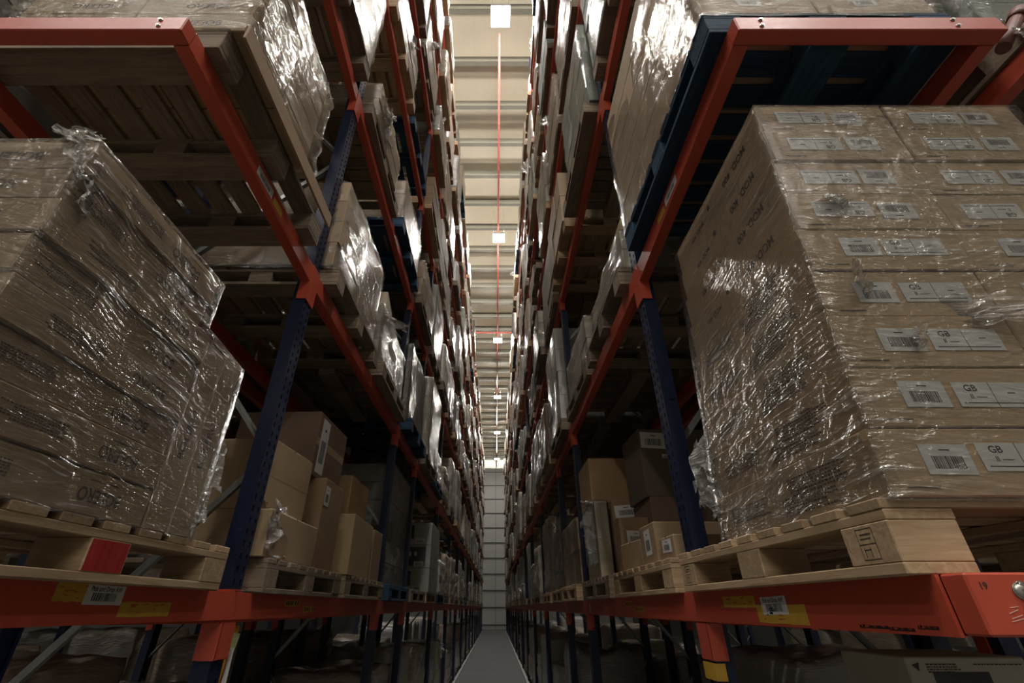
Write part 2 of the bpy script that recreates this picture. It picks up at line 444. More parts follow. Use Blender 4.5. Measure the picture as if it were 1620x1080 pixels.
def crumpled(name, seed, n=22, amp=.35, material=None):
    """bunched scrap of film: a creased, folded sheet 1 x 1"""
    V = []; F = []
    for j in range(n+1):
        for i in range(n+1):
            u, v = i/n-.5, j/n-.5
            a = noise.noise(Vector((u*6, v*6, seed)))*amp + noise.noise(Vector((u*17, v*17, seed+4)))*amp*.35
            b = noise.noise(Vector((u*5, v*5, seed+9)))*.22; c = noise.noise(Vector((u*5, v*5, seed+19)))*.22
            V.append((u+b, v+c, a*(1-abs(u)-abs(v)*.6)))
    for j in range(n):
        for i in range(n):
            if abs((i+.5)/n-.5)**2+abs((j+.5)/n-.5)**2 > .2 + .07*noise.noise(Vector((i*.4, j*.4, seed))): continue
            q = j*(n+1)+i; F.append((q, q+1, q+n+2, q+n+1))
    me = D.meshes.new(name); me.from_pydata(V, [], F); me.materials.append(material or M['film_thick'])
    me.polygons.foreach_set('use_smooth', [False]*len(F)); me.update(); return me

# ------------------------------------------------------------------ the hall
HX = 12.5
fl = MB().box(-HX, HX, -14, END+.3, FLOOR-.2, FLOOR).build('floor', M['floor'], kind='structure', label='smooth grey concrete warehouse floor')
ce = MB().box(-HX, HX, -14, END+.3, ROOF, ROOF+.1).build('ceiling', M['ceil'], kind='structure', label='cream roof lining between dull purlins darkened for shade')
pm = MB().box(-HX, HX, -.035, .035, -.24, 0, 0).box(-HX, HX, -.035, .10, -.25, -.235, 0).mesh('purlin', M['purlin'])
y = ROOF*(.431 - .0966*9); k = 0
while y < END and k < 60:
    link('purlin', pm, ce, (0, y, ROOF)); y += ROOF*.0966; k += 1
rf = MB().box(-HX, HX, -.12, .12, -.5, 0).mesh('rafter', M['purlin'])
wb = MB().box(-HX, HX, END, END+.3, FLOOR, ROOF).build('wall_back', M['wall'], kind='structure', label='pale clad end wall of the aisle')
for k in range(12):
    z = FLOOR + .35 + k*1.37
    if z < ROOF: MB().box(-HX, HX, -.10, -.003, -.03, .03).build('wall_rail', M['rail'], wb, (0, END, z))
for x in (-4.2, .0, 4.2):
    MB().box(-.02, .02, -.05, -.003, FLOOR, ROOF).build('panel_joint', M['rail'], wb, (x, END, 0))
MB().box(-HX, HX, -14.3, -14, FLOOR, ROOF).build('wall_front', M['wall'], kind='structure', label='pale clad wall behind the viewer')
MB().box(-HX-.3, -HX, -14, END, FLOOR, ROOF).build('wall_left', M['rail'], kind='structure', label='side wall left, coloured dark to dim the low openings')  # dark colour stands in for shade seen under the beams
MB().box(HX, HX+.3, -14, END, FLOOR, ROOF).build('wall_right', M['rail'], kind='structure', label='side wall right, coloured dark to dim the low openings')  # darkened likewise, so the low openings look shaded
# painted margin / kerb of guide rail along both racks
for s, x, nm in ((-1, XL-.02, 'trim_1'), (1, XR+.02, 'trim_2')):
    MB().box(min(x, x-s*.07), max(x, x-s*.07), 2.1, 45, FLOOR, FLOOR+.035).build(nm, M['galv'], kind='structure', label='low steel guide rail along the %s rack foot' % ('left' if s < 0 else 'right'))

# lamps
def make_lamp(x, y, ordinal, shown):
    z = LAMP_Z
    t = empty('high_bay_lamp', (x, y, z), ('square four panel ceiling lamp, %s above the aisle' % ordinal) if shown else ordinal, 'lamp', 'high bay lamps')
    hs = MB().box(-.24, .24, -.24, .24, .0, .07, bev=.015); hs.box(-.05, .05, -.05, .05, .07, .17)
    hs.build('housing', M['lamphousing'], t)
    for sx in (-1, 1):
        for sy in (-1, 1):
            MB().box(sx*.125-.095, sx*.125+.095, sy*.125-.095, sy*.125+.095, -.02, 0).build('diffuser', M['diffuser'], t)
    for sx in (-1, 1):
        MB().tube([(sx*.2, 0, .07), (sx*.2, 0, .2), (sx*.2, 0, ROOF-LAMP_Z)], .004).build('hanger', M['rail'], t)
    ld = D.lights.new('lamp_light', 'AREA'); ld.shape = 'SQUARE'; ld.size = .46; ld.energy = LAMP_W; ld.color = (1, .965, .93)
    lo = D.objects.new('lamp_light', ld); COL.objects.link(lo); lo.parent = t; lo.location = (0, 0, -.04)
    if y < 0: ld.energy *= 1.4  # unseen lamps behind the viewer boosted to brighten the front faces
    ls = D.lights.new('upper_fill', 'POINT'); ls.shadow_soft_size = .12; ls.energy = UPPER_FILL_W; ls.color = (1, .94, .86)  # extra point light added to lift the upper loads
    l2 = D.objects.new('upper_fill', ls); COL.objects.link(l2); l2.parent = t; l2.location = (0, 0, -.2)
    # added fill light, not a lamp optic: batwing profile that lights the roof lining evenly (intensity rises towards the horizontal)
    lu = D.lights.new('roof_fill', 'POINT'); lu.shadow_soft_size = .10; lu.energy = ROOF_FILL_W; lu.color = (1, .955, .88)
    lu.use_nodes = True; nt = lu.node_tree; em = nt.nodes['Emission']
    tc = N(nt, 'ShaderNodeTexCoord'); sx_ = N(nt, 'ShaderNodeSeparateXYZ'); L(nt, tc.outputs['Normal'], sx_.inputs[0])
    c_ = mth(nt, 'MAXIMUM', sx_.outputs[2], .16)
    up = mth(nt, 'GREATER_THAN', sx_.outputs[2], .03)
    L(nt, mth(nt, 'MULTIPLY', up, mth(nt, 'DIVIDE', 1.0, mth(nt, 'POWER', c_, 3.0))), em.inputs['Strength'])
    l3 = D.objects.new('roof_fill', lu); COL.objects.link(l3); l3.parent = t; l3.location = (0, 0, .30)
ORD = ['first from the camera', 'second from the camera', 'third from the camera', 'fourth from the camera', 'fifth from the camera', 'last before the end wall']
for i, y in enumerate(AISLE_LAMPS_Y): make_lamp(.12, y, ORD[i], True)
ORDN_ = ['first', 'second', 'third', 'fourth', 'fifth', 'sixth', 'seventh', 'eighth', 'ninth', 'tenth', 'eleventh', 'twelfth']
for i, (x, y) in enumerate(OTHER_LAMPS):
    make_lamp(x, y, 'unseen square ceiling lamp %s, %s of ten there' % ('behind the viewer' if y < 0 else 'over a neighbouring aisle', ORDN_[i]), False)
# sprinkler pipes
sp = MB().prism((.1, 6.2, PIPE_Z), (.1, END-.1, PIPE_Z), .03, 10)
sp.build('sprinkler_pipe', M['redpipe'], label='long thin red sprinkler pipe running down the middle of the roof', cat='pipe')
mbp = MB()
for y in range(8, 46, 3): mbp.prism((.1, y, PIPE_Z), (.1, y, PIPE_Z-.08), .012, 8)
MB().prism((-HX, 21.9, ROOF-.45), (HX, 21.9, ROOF-.45), .05, 10).prism((-3, 21.9, ROOF-.45), (-3, 21.9, ROOF), .01, 6).prism((3, 21.9, ROOF-.45), (3, 21.9, ROOF), .01, 6).build('cross_pipe', M['redpipe'], label='red pipe crossing the roof beside the third lamp', cat='pipe')

# ------------------------------------------------------------------ racking
POSTS = [2.16, 4.92, 6.35] + [9.25 + 2.87*k for k in range(13)]          # near edge of each upright frame
TOPS = [.055, 1.785, 3.585, 5.39, 7.20, 9.00, 10.80]                      # top of beams per level
BH = .112; DEPTH = .94; PW = .10; PD = .07
PTOP = 12.1
def post_mesh():
    """perforated post, aisle face at x=0 looking to -x, body to +x, width PW along y, with real slots in two rows"""
    mb = MB(); t = .0025; z0 = FLOOR; z1 = PTOP; pitch = .05; hh = .024
    ys = [0, .016, .030, .070, .084, PW]
    mb.quad((PD, 0, z0), (0, 0, z0), (0, 0, z1), (PD, 0, z1)); mb.quad((0, PW, z0), (PD, PW, z0), (PD, PW, z1), (0, PW, z1))
    mb.quad((PD, PW, z0), (PD, PW-.02, z0), (PD, PW-.02, z1), (PD, PW, z1)); mb.quad((PD, .02, z0), (PD, 0, z0), (PD, 0, z1), (PD, .02, z1))
    for a in (0, 2, 4): mb.quad((0, ys[a+1], z0), (0, ys[a], z0), (0, ys[a], z1), (0, ys[a+1], z1))
    n = int((z1-z0)/pitch)
    for a in (1, 3):
        for k in range(n):
            za = z0+k*pitch; zb = za+hh; zc = za+pitch
            mb.quad((0, ys[a+1], zb), (0, ys[a], zb), (0, ys[a], zc), (0, ys[a+1], zc))
            for (p, q) in ((ys[a], ys[a]), (ys[a+1], ys[a+1])): mb.quad((0, p, za), (0, p, zb), (.006, p, zb), (.006, p, za))
            mb.quad((0, ys[a], za), (.006, ys[a], za), (.006, ys[a+1], za), (0, ys[a+1], za))
    # rear web seen through the slots
    mb.quad((PD*.8, 0, z0), (PD*.8, PW, z0), (PD*.8, PW, z1), (PD*.8, 0, z1))
    mb.box(-.03, PD+.03, -.02, PW+.02, z0, z0+.008)
    for k in range(12):
        z = z0+.45+k*1.1; mb.prism((PD*.55, -.006, z), (PD*.55, 0, z), .012, 6)
    return mb.mesh('post', M['blue'])
POST = post_mesh()
PLAIN_POST = MB().box(0, PD, 0, PW, FLOOR, PTOP).mesh('post', M['blue'])
BR = {}
def brace_mesh(kind):
    if kind not in BR:
        x0, x1 = PD, DEPTH-PD; h = {'diagonal': 1.0, 'level': 0}[kind]
        BR[kind] = MB().bar((x0-.03, PW/2, 0), (x1+.03, PW/2, h), .032, .012, (0, 1, 0)).bar((x0-.03, PW/2-.016, .006), (x1+.03, PW/2-.016, h+.006), .003, .03, (0, 1, 0)).mesh('brace', M['galv'])
    return BR[kind]
far_brace = MB()
for k in range(12):
    z = FLOOR + .2 + k*1.1
    a, b = ((PD-.03, DEPTH-PD+.03) if k % 2 == 0 else (DEPTH-PD+.03, PD-.03))
    far_brace.bar((a, PW/2, z), (b, PW/2, z+1.0), .032, .014)
FARBRACE = far_brace.mesh('bracing', M['galv'])
ORDN = ['first', 'second', 'third', 'fourth', 'fifth', 'sixth', 'seventh', 'eighth', 'ninth', 'tenth', 'eleventh', 'twelfth', 'thirteenth', 'fourteenth', 'fifteenth', 'sixteenth']
def frame(side, i, x, row):
    s = -1 if side == 'left' else 1
    y = POSTS[i]
    t = empty('upright_frame', (x, y, 0), 'blue perforated upright frame, %s from the camera in the %s %s' % (ORDN[i], side, row), 'rack frame', '%s %s upright frames' % (side, row))
    near = (i < 5 and row == 'rack')
    def place(o, px, flip):
        o.location = (px, PW if flip else 0, 0)
        if flip: o.rotation_euler = (0, 0, PI)
    # canonical body extends to +x; for the left rack rotate by half a turn
    for xx, fl_ in (((0 if s > 0 else 0), s < 0), ((s*DEPTH), s > 0)):
        o = link('post', POST if near else PLAIN_POST, t); place(o, xx, fl_)
    if near:
        for k in range(12):
            z = FLOOR + .2 + k*1.1
            o = link('brace', brace_mesh('diagonal'), t)
            if (k % 2 == 0) == (s > 0): o.location = (0 if s > 0 else -DEPTH, 0, z)
            else: o.location = (DEPTH if s > 0 else 0, PW, z); o.rotation_euler = (0, 0, PI)
    else:
        o = link('bracing', FARBRACE, t, kind='stuff')
        if s < 0: o.location = (0, PW, 0); o.rotation_euler = (0, 0, PI)
    return t
for side, x in (('left', XL), ('right', XR)):
    for i in range(16): frame(side, i, x, 'rack')
    xb = x + (-1 if side == 'left' else 1)*(DEPTH+.2)
    for i in range(5): frame(side, i, xb, 'rack behind')

LEVN = ['at eye level', 'one level up', 'two levels up', 'three levels up', 'four levels up', 'five levels up', 'top level']
BAYN = lambda b: ORDN[b] + ' bay'
CONN = {}
def conn_mesh(half=None):
    if half:
        if half not in CONN:
            a, b = (.0, PW/2-.0005) if half == 'near' else (PW/2+.0005, PW)
            mb = MB().box(-.008, -.0005, a, b, -.125, BH+.01)
            if half == 'near': mb.box(-.008, .05, -.006, -.0005, -.125, BH+.01)
            else: mb.box(-.008, .05, PW+.0005, PW+.006, -.125, BH+.01)
            CONN[half] = mb.mesh('connector', M['orange'])
        return CONN[half]
    if 'c' not in CONN:
        # wraps the post corner; local x=0 aisle face, z=0 beam bottom
        mb = MB().box(-.008, 0, .004, PW-.004, -.125, BH+.01)
        mb.box(-.008, .05, -.006, .004, -.125, BH+.01); mb.box(-.008, .05, PW-.004, PW+.006, -.125, BH+.01)
        mb.prism((-.008, .05, -.07), (-.013, .05, -.07), .009, 6).prism((-.008, .05, .05), (-.013, .05, .05), .009, 6)
        CONN['c'] = mb.mesh('connector', M['orange'])
    return CONN['c']
BMESH = {}
def beam_mesh(Ln):
    k = round(Ln, 2)
    if k not in BMESH:
        BMESH[k] = MB().box(0, .05, 0, Ln, 0, BH, bev=.004).box(.05, .062, 0, Ln, 0, .03, bev=0).mesh('rack_beam', M['orange'])
    return BMESH[k]
def beam(side, lev, b, rear, y0, y1, row='rack', x=None):
    s = -1 if side == 'left' else 1
    z = TOPS[lev]-BH
    # beam front sits 6 mm proud of the post face
    xf = (x if x is not None else (XL if s < 0 else XR)); 
    lab = 'orange beam, %s of %s %s, %s, %s' % ('back' if rear else 'aisle side', side, row, LEVN[lev], BAYN(b))
    xx = xf if not rear else xf + s*DEPTH
    flip = (s < 0) != rear
    t = empty('rack_beam', (xx, y0, z), lab, 'beam', 'orange rack beams', rz=PI if flip else 0); t['kind'] = 'thing'
    Ln = y1-y0
    o = link('beam_section', beam_mesh(Ln), t, (-.006, (-Ln if flip else 0), 0))
    if not rear or b < 3:
        for yy in (-PW-.007, Ln+.007):       # connector at each end, each on its half of the post
            hf = 'far' if (yy < 0) != flip else 'near'
            link('connector', conn_mesh(hf), t, (0, (-(yy+PW) if flip else yy), 0))
    return t
for side in ('left', 'right'):
    for lev in range(7):
        for b in range(15):
            y0 = POSTS[b]+PW; y1 = POSTS[b+1]
            if not (b == 0 and lev == 0): beam(side, lev, b, False, y0+.007, y1-.007)
            if b < 4: beam(side, lev, b, True, y0+.007, y1-.007)
    xb = (XL-DEPTH-.2) if side == 'left' else (XR+DEPTH+.2)
    for lev in range(4):
        for b in range(3):
            beam(side, lev, b, False, POSTS[b]+PW+.007, POSTS[b+1]-.007, 'rack behind', xb)
            beam(side, lev, b, True, POSTS[b]+PW+.007, POSTS[b+1]-.007, 'rack behind', xb)

# ---- pick-and-drop cantilever stations at the front end
def bolt(parent, face, p):
    mb = MB().prism((0, 0, 0), (0, 0, .003), .0105, 16).prism((0, 0, .003), (0, 0, .008), .0075, 16).prism((0, 0, .008), (0, 0, .0086), .0035, 6)
    key = 'bolt'
    if key not in _T: _T[key] = mb.mesh('bolt', M['steel'])
    return decal('bolt', _T[key], parent, face, p, rnd.random(), .8)
def sloped_beam(mb, x0, x1, y0, y1, za, zb, ha, hb):
    """box from y0 (top at za, height ha) to y1 (top zb, height hb)"""
    i = len(mb.v)
    mb.v += [(x, y, z) for (y, zt, h) in ((y0, za, ha), (y1, zb, hb)) for z in (zt-h, zt) for x in (x0, x1)]
    for q in ((0, 1, 3, 2), (4, 6, 7, 5), (0, 4, 5, 1), (2, 3, 7, 6), (0, 2, 6, 4), (1, 5, 7, 3)):
        mb.f.append(tuple(i+k for k in q)); mb.mi.append(0); mb.sm.append(False)
def station(side, lev, x, row='rack'):
    s = -1 if side == 'left' else 1
    xo = x; xi = x + s*DEPTH
    lo = lev == 0
    yf = .985 if lo and side == 'right' else .88
    zt = TOPS[lev]; zf = zt if lo else zt+.045
    yb = POSTS[1] if lo else POSTS[0]
    t = empty('cantilever_frame', (xo, yf, zf), 'orange bolted end frame projecting from %s %s, %s' % (side, row, LEVN[lev]), 'rack end frame', 'pick and drop end frames')
    ofs = Vector((xo, yf, zf))
    hf = .085 if side == 'left' else (.10 if lo else .085)
    for nm, xa in (('side_beam', xo), ('inner_beam', xi - s*.055)):
        mb = MB(); a, b_ = sorted((xa - s*.006, xa + s*.05))
        ye = yb-.004 if nm == 'side_beam' else POSTS[0]
        ze = zt
        sloped_beam(mb, a-ofs.x, b_-ofs.x, 0, POSTS[0]-yf, 0, zt-zf, hf, BH)
        if lo and nm == 'side_beam': 
            pass
        mb.build(nm, M['orange'], t)
    a, b_ = sorted((xo - s*.007, xi))
    fb = MB(); fb.box(a-ofs.x, b_-ofs.x, -.055, -.0, -hf, 0, bev=.004)
    fbo = fb.build('front_beam', M['orange'], t)
    # front return plate around the corner
    for bx in ((.075, .14) if False else (.085,)):
        for dz in (-.022, -.062): bolt(fbo, '-Y', (s*(bx+(0 if dz > -.03 else -.006)), -.0551, dz))
    for dz in (-.022, -.062): bolt(fbo, '-Y', (s*(DEPTH-.17), -.0551, dz))
    if not lo:
        # connector to first post
        for xa, fl_ in ((xo, s < 0),):
            o = link('connector', conn_mesh('far' if fl_ else 'near'), t, (xa-ofs.x, POSTS[0]+(PW if fl_ else 0)-yf, zt-zf-BH), (0, 0, PI if fl_ else 0))
    else:
        # the eye-level arm runs on past the first post to the second one
        mb = MB(); a, b_ = sorted((xo - s*.014, xo - s*.001))
        sloped_beam(mb, a-ofs.x, b_-ofs.x, 0, yb-yf, 0, 0, BH*.84 if side == 'left' else BH*.92, BH)
        mb.build('face_plate', M['orange'], t)
        o = link('connector', conn_mesh(), t, (0, POSTS[0]+(PW if s < 0 else 0)-yf, -BH), (0, 0, PI if s < 0 else 0))
        o2 = MB().box(*sorted((s*-.012, s*.0)), POSTS[0]-yf-.004, POSTS[0]+PW-yf+.004, -.235, -BH-.0).build('leg_sleeve', M['orange'], t)
        if side == 'right':
            MB().box(-.013, -.001, POSTS[0]-yf-.005, POSTS[0]+PW-yf+.005, -.30, -.245).build('yellow_tape', M['yellow'], t, label='yellow tape band round the post')
            MB().box(-.0125, .03, POSTS[0]-yf-.0055, POSTS[0]-yf, -.30, -.245).build('yellow_tape', M['yellow'], t)
            MB().box(-.012, .04, POSTS[0]-yf-.0085, POSTS[0]-yf, -.235, -BH).build('leg_sleeve', M['orange'], t)
        else:
            MB().box(-.07, .012, POSTS[0]-yf-.0085, POSTS[0]-yf, -.235, -BH).build('leg_sleeve', M['orange'], t)
        # solid first-bay beam behind the plate
        mb = MB(); a, b_ = sorted((xo, xo + s*.05)); sloped_beam(mb, a-ofs.x, b_-ofs.x, POSTS[0]+PW-yf+.002, yb-.01-yf, 0, 0, BH, BH); mb.build('bay_beam', M['orange'], t)
        link('connector', conn_mesh('far' if s < 0 else 'near'), t, (0, POSTS[1]+(PW if s < 0 else 0)-yf, -BH), (0, 0, PI if s < 0 else 0))
    return t, ofs
ST = {}
for side, x in (('left', XL), ('right', XR)):
    for lev in (0, 1, 2): ST[(side, lev)] = station(side, lev, x)
    xb = x + (-1 if side == 'left' else 1)*(DEPTH+.2)
    station(side, 1, xb, 'rack behind')

# stickers on the eye-level arms (their own coordinates run from the frame's origin)
def sticker(side, name, me, y, z, **kw):
    t, ofs = ST[(side, 0)]
    s = -1 if side == 'left' else 1
    return decal(name, me, t, '+X' if s < 0 else '-X', (-s*.0142, y-ofs.y, z-ofs.z), **kw)
pd_lab = label_barcode(.145, .048, 5, 'Pick and Drop AW')
sticker('left', 'location_label', pd_lab, 1.462, .029, roll=-.01, label='white label reading Pick and Drop AW')
sticker('right', 'location_label', pd_lab, 1.60, .004, roll=.02, label='white label reading Pick and Drop AW')
def torn(w, h, seed):
    """torn yellow sticker remnant with red scribbles where it has peeled"""
    r = random.Random(seed); mb = MB(); n = 14
    top = [h/2*(1 - .12*r.random()) for _ in range(n+1)]; bot = [-h/2*(1 - .10*r.random()) for _ in range(n+1)]
    for k in range(n):
        x0 = -w/2+w*k/n; x1 = x0+w/n
        mb.quad((x0, bot[k], .0003), (x1, bot[k+1], .0003), (x1, top[k+1], .0003), (x0, top[k], .0003))
    for k in range(8):
        x = r.uniform(-w*.45, w*.35); yy = r.uniform(-h*.35, h*.3); ww = r.uniform(.006, w*.16)
        mb.quad((x, yy, .0006), (x+ww, yy+r.uniform(-.003, .003), .0006), (x+ww*.8, yy+r.uniform(.002, .006), .0006), (x+ww*.2, yy+.004, .0006), 1)
    return mb.mesh('torn_sticker', [M['yellow'], M['orange']])
sticker('left', 'torn_sticker', torn(.14, .046, 1), 1.36, .034, label='torn yellow sticker')
sticker('left', 'torn_sticker', torn(.24, .042, 2), 1.655, -.006, label='torn yellow sticker')
sticker('right', 'torn_sticker', torn(.24, .036, 3), 1.83, .016, label='torn yellow sticker')
sticker('right', 'torn_sticker', torn(.27, .052, 4), 1.575, -.018, label='torn yellow sticker')
mb = MB(); mb.box(-.12, .12, -.018, .018, 0, .0004, 0)
for x in (-.10, -.07, -.035, .0, .05, .09): mb.box(x, x+.02, -.012, .012, .0004, .0007, 1)
arrow_lab = mb.mesh('level_label', [M['yellow'], M['ink']])
for side, ys in (('left', (2.83, 3.1)), ('right', (3.33, 3.1))):
    for k, yv in enumerate(ys): sticker(side, 'level_label', arrow_lab, yv, .018 - .028*k, size=.8, label='small yellow and black label')
sticker('right', 'white_mark', MB().box(-.02, .02, -.03, .03, 0, .0005).mesh('white_mark', M['paper']), 4.72, -.0)
t, ofs = ST[('right', 0)]
# hand-written 19, scuffs and the big domed bolts on the end face
key = text_mesh('19').copy(); key.materials.clear(); key.materials.append(M['ink'])
decal('handwriting', key, t, '-Y', (.018, -.0556, -.022), 0, .016)
for k, (x, z, l, a) in enumerate(((.05, -.062, .02, .3), (.052, -.070, .022, .25), (.05, -.075, .025, .2), (.055, -.055, .015, .1))):
    decal('scratch', MB().box(-l/2, l/2, -.0006, .0006, 0, .0003).mesh('scratch', M['card']), t, '-Y', (x, -.0553, z), a, color=(.7, .45, .35))
def dome(parent, p):
    mb = MB().prism((0, 0, 0), (0, 0, .002), .0135, 20)
    n = 16
    prev = None
    for ring in range(5):
        rr = .0115*math.cos(ring/4*PI/2*.8); zz = .002+.006*math.sin(ring/4*PI/2*.8)
        cur = [len(mb.v)+q for q in range(n)]
        mb.v += [(rr*math.cos(2*PI*q/n), rr*math.sin(2*PI*q/n), zz) for q in range(n)]
        if prev:
            for q in range(n): mb.f.append((prev[q], prev[(q+1) % n], cur[(q+1) % n], cur[q])); mb.mi.append(0); mb.sm.append(True)
        prev = cur
    mb.f.append(tuple(prev)); mb.mi.append(1); mb.sm.append(False)
    decal('bolt', mb.mesh('bolt', [M['steel'], M['rail']]), parent, '-Y', p)
dome(t, (.080, -.0555, -.030)); dome(t, (.081, -.0555, -.066))
for yv, zv, l in ((1.05, -.035, .05), (1.12, -.04, .07), (1.2, -.038, .09)):
    decal('rub_mark', torn(l, .006, 9), t, '-X', (-.0143, yv-ofs.y, zv-ofs.z+.0)).data.materials[0] = M['black']

# ------------------------------------------------------------------ pallets
def pallet_parts(lx, ly, kind):
    """EUR-like pallet, base centre at origin. kind 'A': deck boards run across (x), stringers along y; 'B' the other way round"""
    sw = (lambda p: (p[2], p[3], p[0], p[1], p[4], p[5])) if kind == 'B' else (lambda p: p)
    if kind == 'B': lx, ly = ly, lx
    P = []
    hx, hy = lx/2, ly/2
    n = 7 if ly < 1.1 else 9
    w = .1 if n == 9 else .11; gap = (ly - n*w)/(n-1)
    for k in range(n):
        ww = w; y0 = -hy + k*(w+gap)
        P.append(('deck_board', sw((-hx, hx, y0, y0+ww, .122, .144))))
    for x in (-hx, -.0725, hx-.145 if lx > .9 else hx-.10):
        wd = .145 if lx > .9 else .10
        x = x if x != -.0725 else -wd/2
        P.append(('stringer_board', sw((x, x+wd, -hy, hy, .100, .122))))
        P.append(('bottom_board', sw((x, x+wd, -hy, hy, 0, .022))))
        for y0 in (-hy, -.0725, hy-.145): P.append(('block', sw((x, x+wd, y0, y0+.145, .022, .100))))
    return P
PM = {}
def pallet(x, y, z, lx, ly, kind, label, group, style='wood', detailed=True, rz=0.0, redblock=False):
    key = (lx, ly, kind, style)
    if key not in PM:
        ma, mx = M[style], M[style+'x']
        dirx = {'deck_board': kind == 'A', 'stringer_board': kind == 'B', 'bottom_board': kind == 'B', 'block': True}
        parts = []; cache = {}
        whole = MB()
        r = random.Random(hash((lx, ly)) % 999)
        for nm, p in pallet_parts(lx, ly, kind):
            j = .003*r.random()
            whole.box(*p, m=1 if dirx[nm] else 0)
            sz = (round(p[1]-p[0], 3), round(p[3]-p[2], 3), round(p[5]-p[4], 3))
            if (nm, sz) not in cache:
                cache[(nm, sz)] = MB().box(-sz[0]/2, sz[0]/2, -sz[1]/2, sz[1]/2, 0, sz[2], bev=.0022).mesh(nm, mx if dirx[nm] else ma)
            parts.append((nm, cache[(nm, sz)], ((p[0]+p[1])/2, (p[2]+p[3])/2, p[4])))
        PM[key] = (parts, whole.mesh('pallet', [ma, mx]))
    parts, whole = PM[key]
    if not detailed:
        return link('pallet', whole, None, (x, y, z), (0, 0, rz), label=label, cat='pallet', group=group)
    t = empty('pallet', (x, y, z), label, 'pallet', group, rz)
    nb = 0
    for nm, me, loc in parts:
        o = link(nm, me, t, loc)
        if nm != 'block': o.rotation_euler = (0, 0, rnd.uniform(-.004, .004))
        if redblock and nm == 'block' and loc[0] > 0 and abs(loc[1]) < .2:
            MB().box(lx*.5-.0, lx*.5+.0008, -.068, .068, .024, .098).build('red_paint', M['redpaint'], t, (0, loc[1], 0), label='dark red painted block end')
    return t

# ------------------------------------------------------------------ goods
CARD = {'tan': (.36, .265, .175), 'brown': (.255, .17, .10), 'grey': (.25, .235, .21), 'pale': (.43, .385, .31), 'dark': (.10, .085, .07), 'white': (.5, .49, .46), 'green': (.22, .25, .21)}
UC = MB().box(-.5, .5, -.5, .5, 0, 1, bev=.008).mesh('carton', M['card'])
TAPE = MB().box(-.5, .5, -.5, .5, 0, 1).mesh('tape', M['tape'])
SHELL = [skin('stretch_film', M['film'], k*1.7+1, .016, 0.0, 14, .010, rnd_c=.01) for k in range(4)]
OPQ = [skin('wrapped_load', M['wrapped'], k*2.3+.5, .022, t, 14, .016, g, True, c) for k, (t, g, c) in enumerate(((.02, 4, .0), (.05, 5, .0), (.0, 3, .02), (.10, 0, .07), (.03, 6, .0), (-.04, 4, .02)))]
SCRAP = [crumpled('loose_film', k*3.1) for k in range(4)]
blab = [label_barcode(.10, .07, 40+k) for k in range(3)]
def carton(parent, x0, x1, y0, y1, z0, z1, color, name='carton', rz=0.0, **kw):
    o = link(name, UC, parent, ((x0+x1)/2, (y0+y1)/2, z0), (0, 0, rz), (x1-x0, y1-y0, z1-z0), color=color, **kw); return o
def vary(c, a=.12): 
    f = 1 + rnd.uniform(-a, a); return tuple(min(1, x*f) for x in c)
def load_near(s, xo, y0, y1, z0, z1, hue, label, group, depth=.95, film=True, nz=None, ny=None):
    """cartons on the outer faces plus a film skin. s=-1 left rack, xo = aisle side x"""
    cx = xo + s*depth/2; cy = (y0+y1)/2
    t = empty('wrapped_load' if film else 'carton_stack', (cx, cy, z0), label, 'wrapped load' if film else 'cartons', group)
    nx = 2; ny = ny or rnd.choice((2, 3)); nz = nz or max(2, round((z1-z0)/rnd.choice((.22, .28, .34))))
    dx = depth/nx; dy = (y1-y0)/ny; dz = (z1-z0)/nz
    base = CARD[hue]
    for i in range(nx):
        for j in range(ny):
            for k in range(nz):
                if i == 1 and j > 0 and k < nz-1: continue      # hidden inside
                xa = -s*depth/2 + s*dx*i; xb = xa + s*dx
                xa, xb = sorted((xa, xb)); jx = rnd.uniform(-.006, .006)
                carton(t, xa+.002+jx, xb-.002+jx, -(y1-y0)/2+dy*j+.002, -(y1-y0)/2+dy*(j+1)-.002, dz*k, dz*(k+1)-.002, vary(base))
    if film:
        link('stretch_film', rnd.choice(SHELL), t, (0, 0, -.03), (0, 0, rnd.choice((0, PI))), (depth*1.015, (y1-y0)*1.015, (z1-z0)*1.02+.035))
    return t
def load_far(s, xo, y0, y1, z0, z1, hue, label, group, depth=.95):
    me = rnd.choice(OPQ)
    return link('wrapped_load', me, None, (xo+s*depth/2, (y0+y1)/2, z0), (0, 0, rnd.choice((0, PI))), (depth, (y1-y0), (z1-z0)), color=vary(CARD[hue], .15), label=label, cat='wrapped load', group=group)

ABBR = {-1: 'on the floor', 0: 'at eye level', 1: 'one level up', 2: 'two levels up', 3: 'three levels up', 4: 'four levels up', 5: 'five levels up', 6: 'on the top level'}
def where(side, lev, b, slot):
    return '%s rack, %s, %s%s' % (side, ABBR[lev], BAYN(b), '' if slot is None else (' near half' if slot == 0 else ' far half'))
def slots():
    out = []
    for b in range(15):
        y0 = POSTS[b]+PW; y1 = POSTS[b+1]
        if b == 1: out.append((b, None, y0+.06, y1-.05))
        else:
            m = (y0+y1)/2; out.append((b, 0, y0+.07, m-.06)); out.append((b, 1, m+.06, y1-.07))
    return out
SPECIAL = {('left', 0, 0, 0), ('left', 0, 0, 1), ('right', 0, 0, 0), ('right', 0, 0, 1), ('left', 0, 1, None), ('left', 0, 2, 0), ('left', 0, 2, 1),
           ('left', 1, 0, 0), ('left', 1, 0, 1), ('left', 1, 1, None), ('right', 1, 0, 0), ('right', 1, 0, 1), ('left', 2, 0, 0), ('right', 2, 0, 0), ('right', 0, 1, None)}
HUES = ['tan', 'tan', 'brown', 'brown', 'grey', 'pale', 'pale', 'white', 'grey', 'dark', 'green']
stuffL = {}
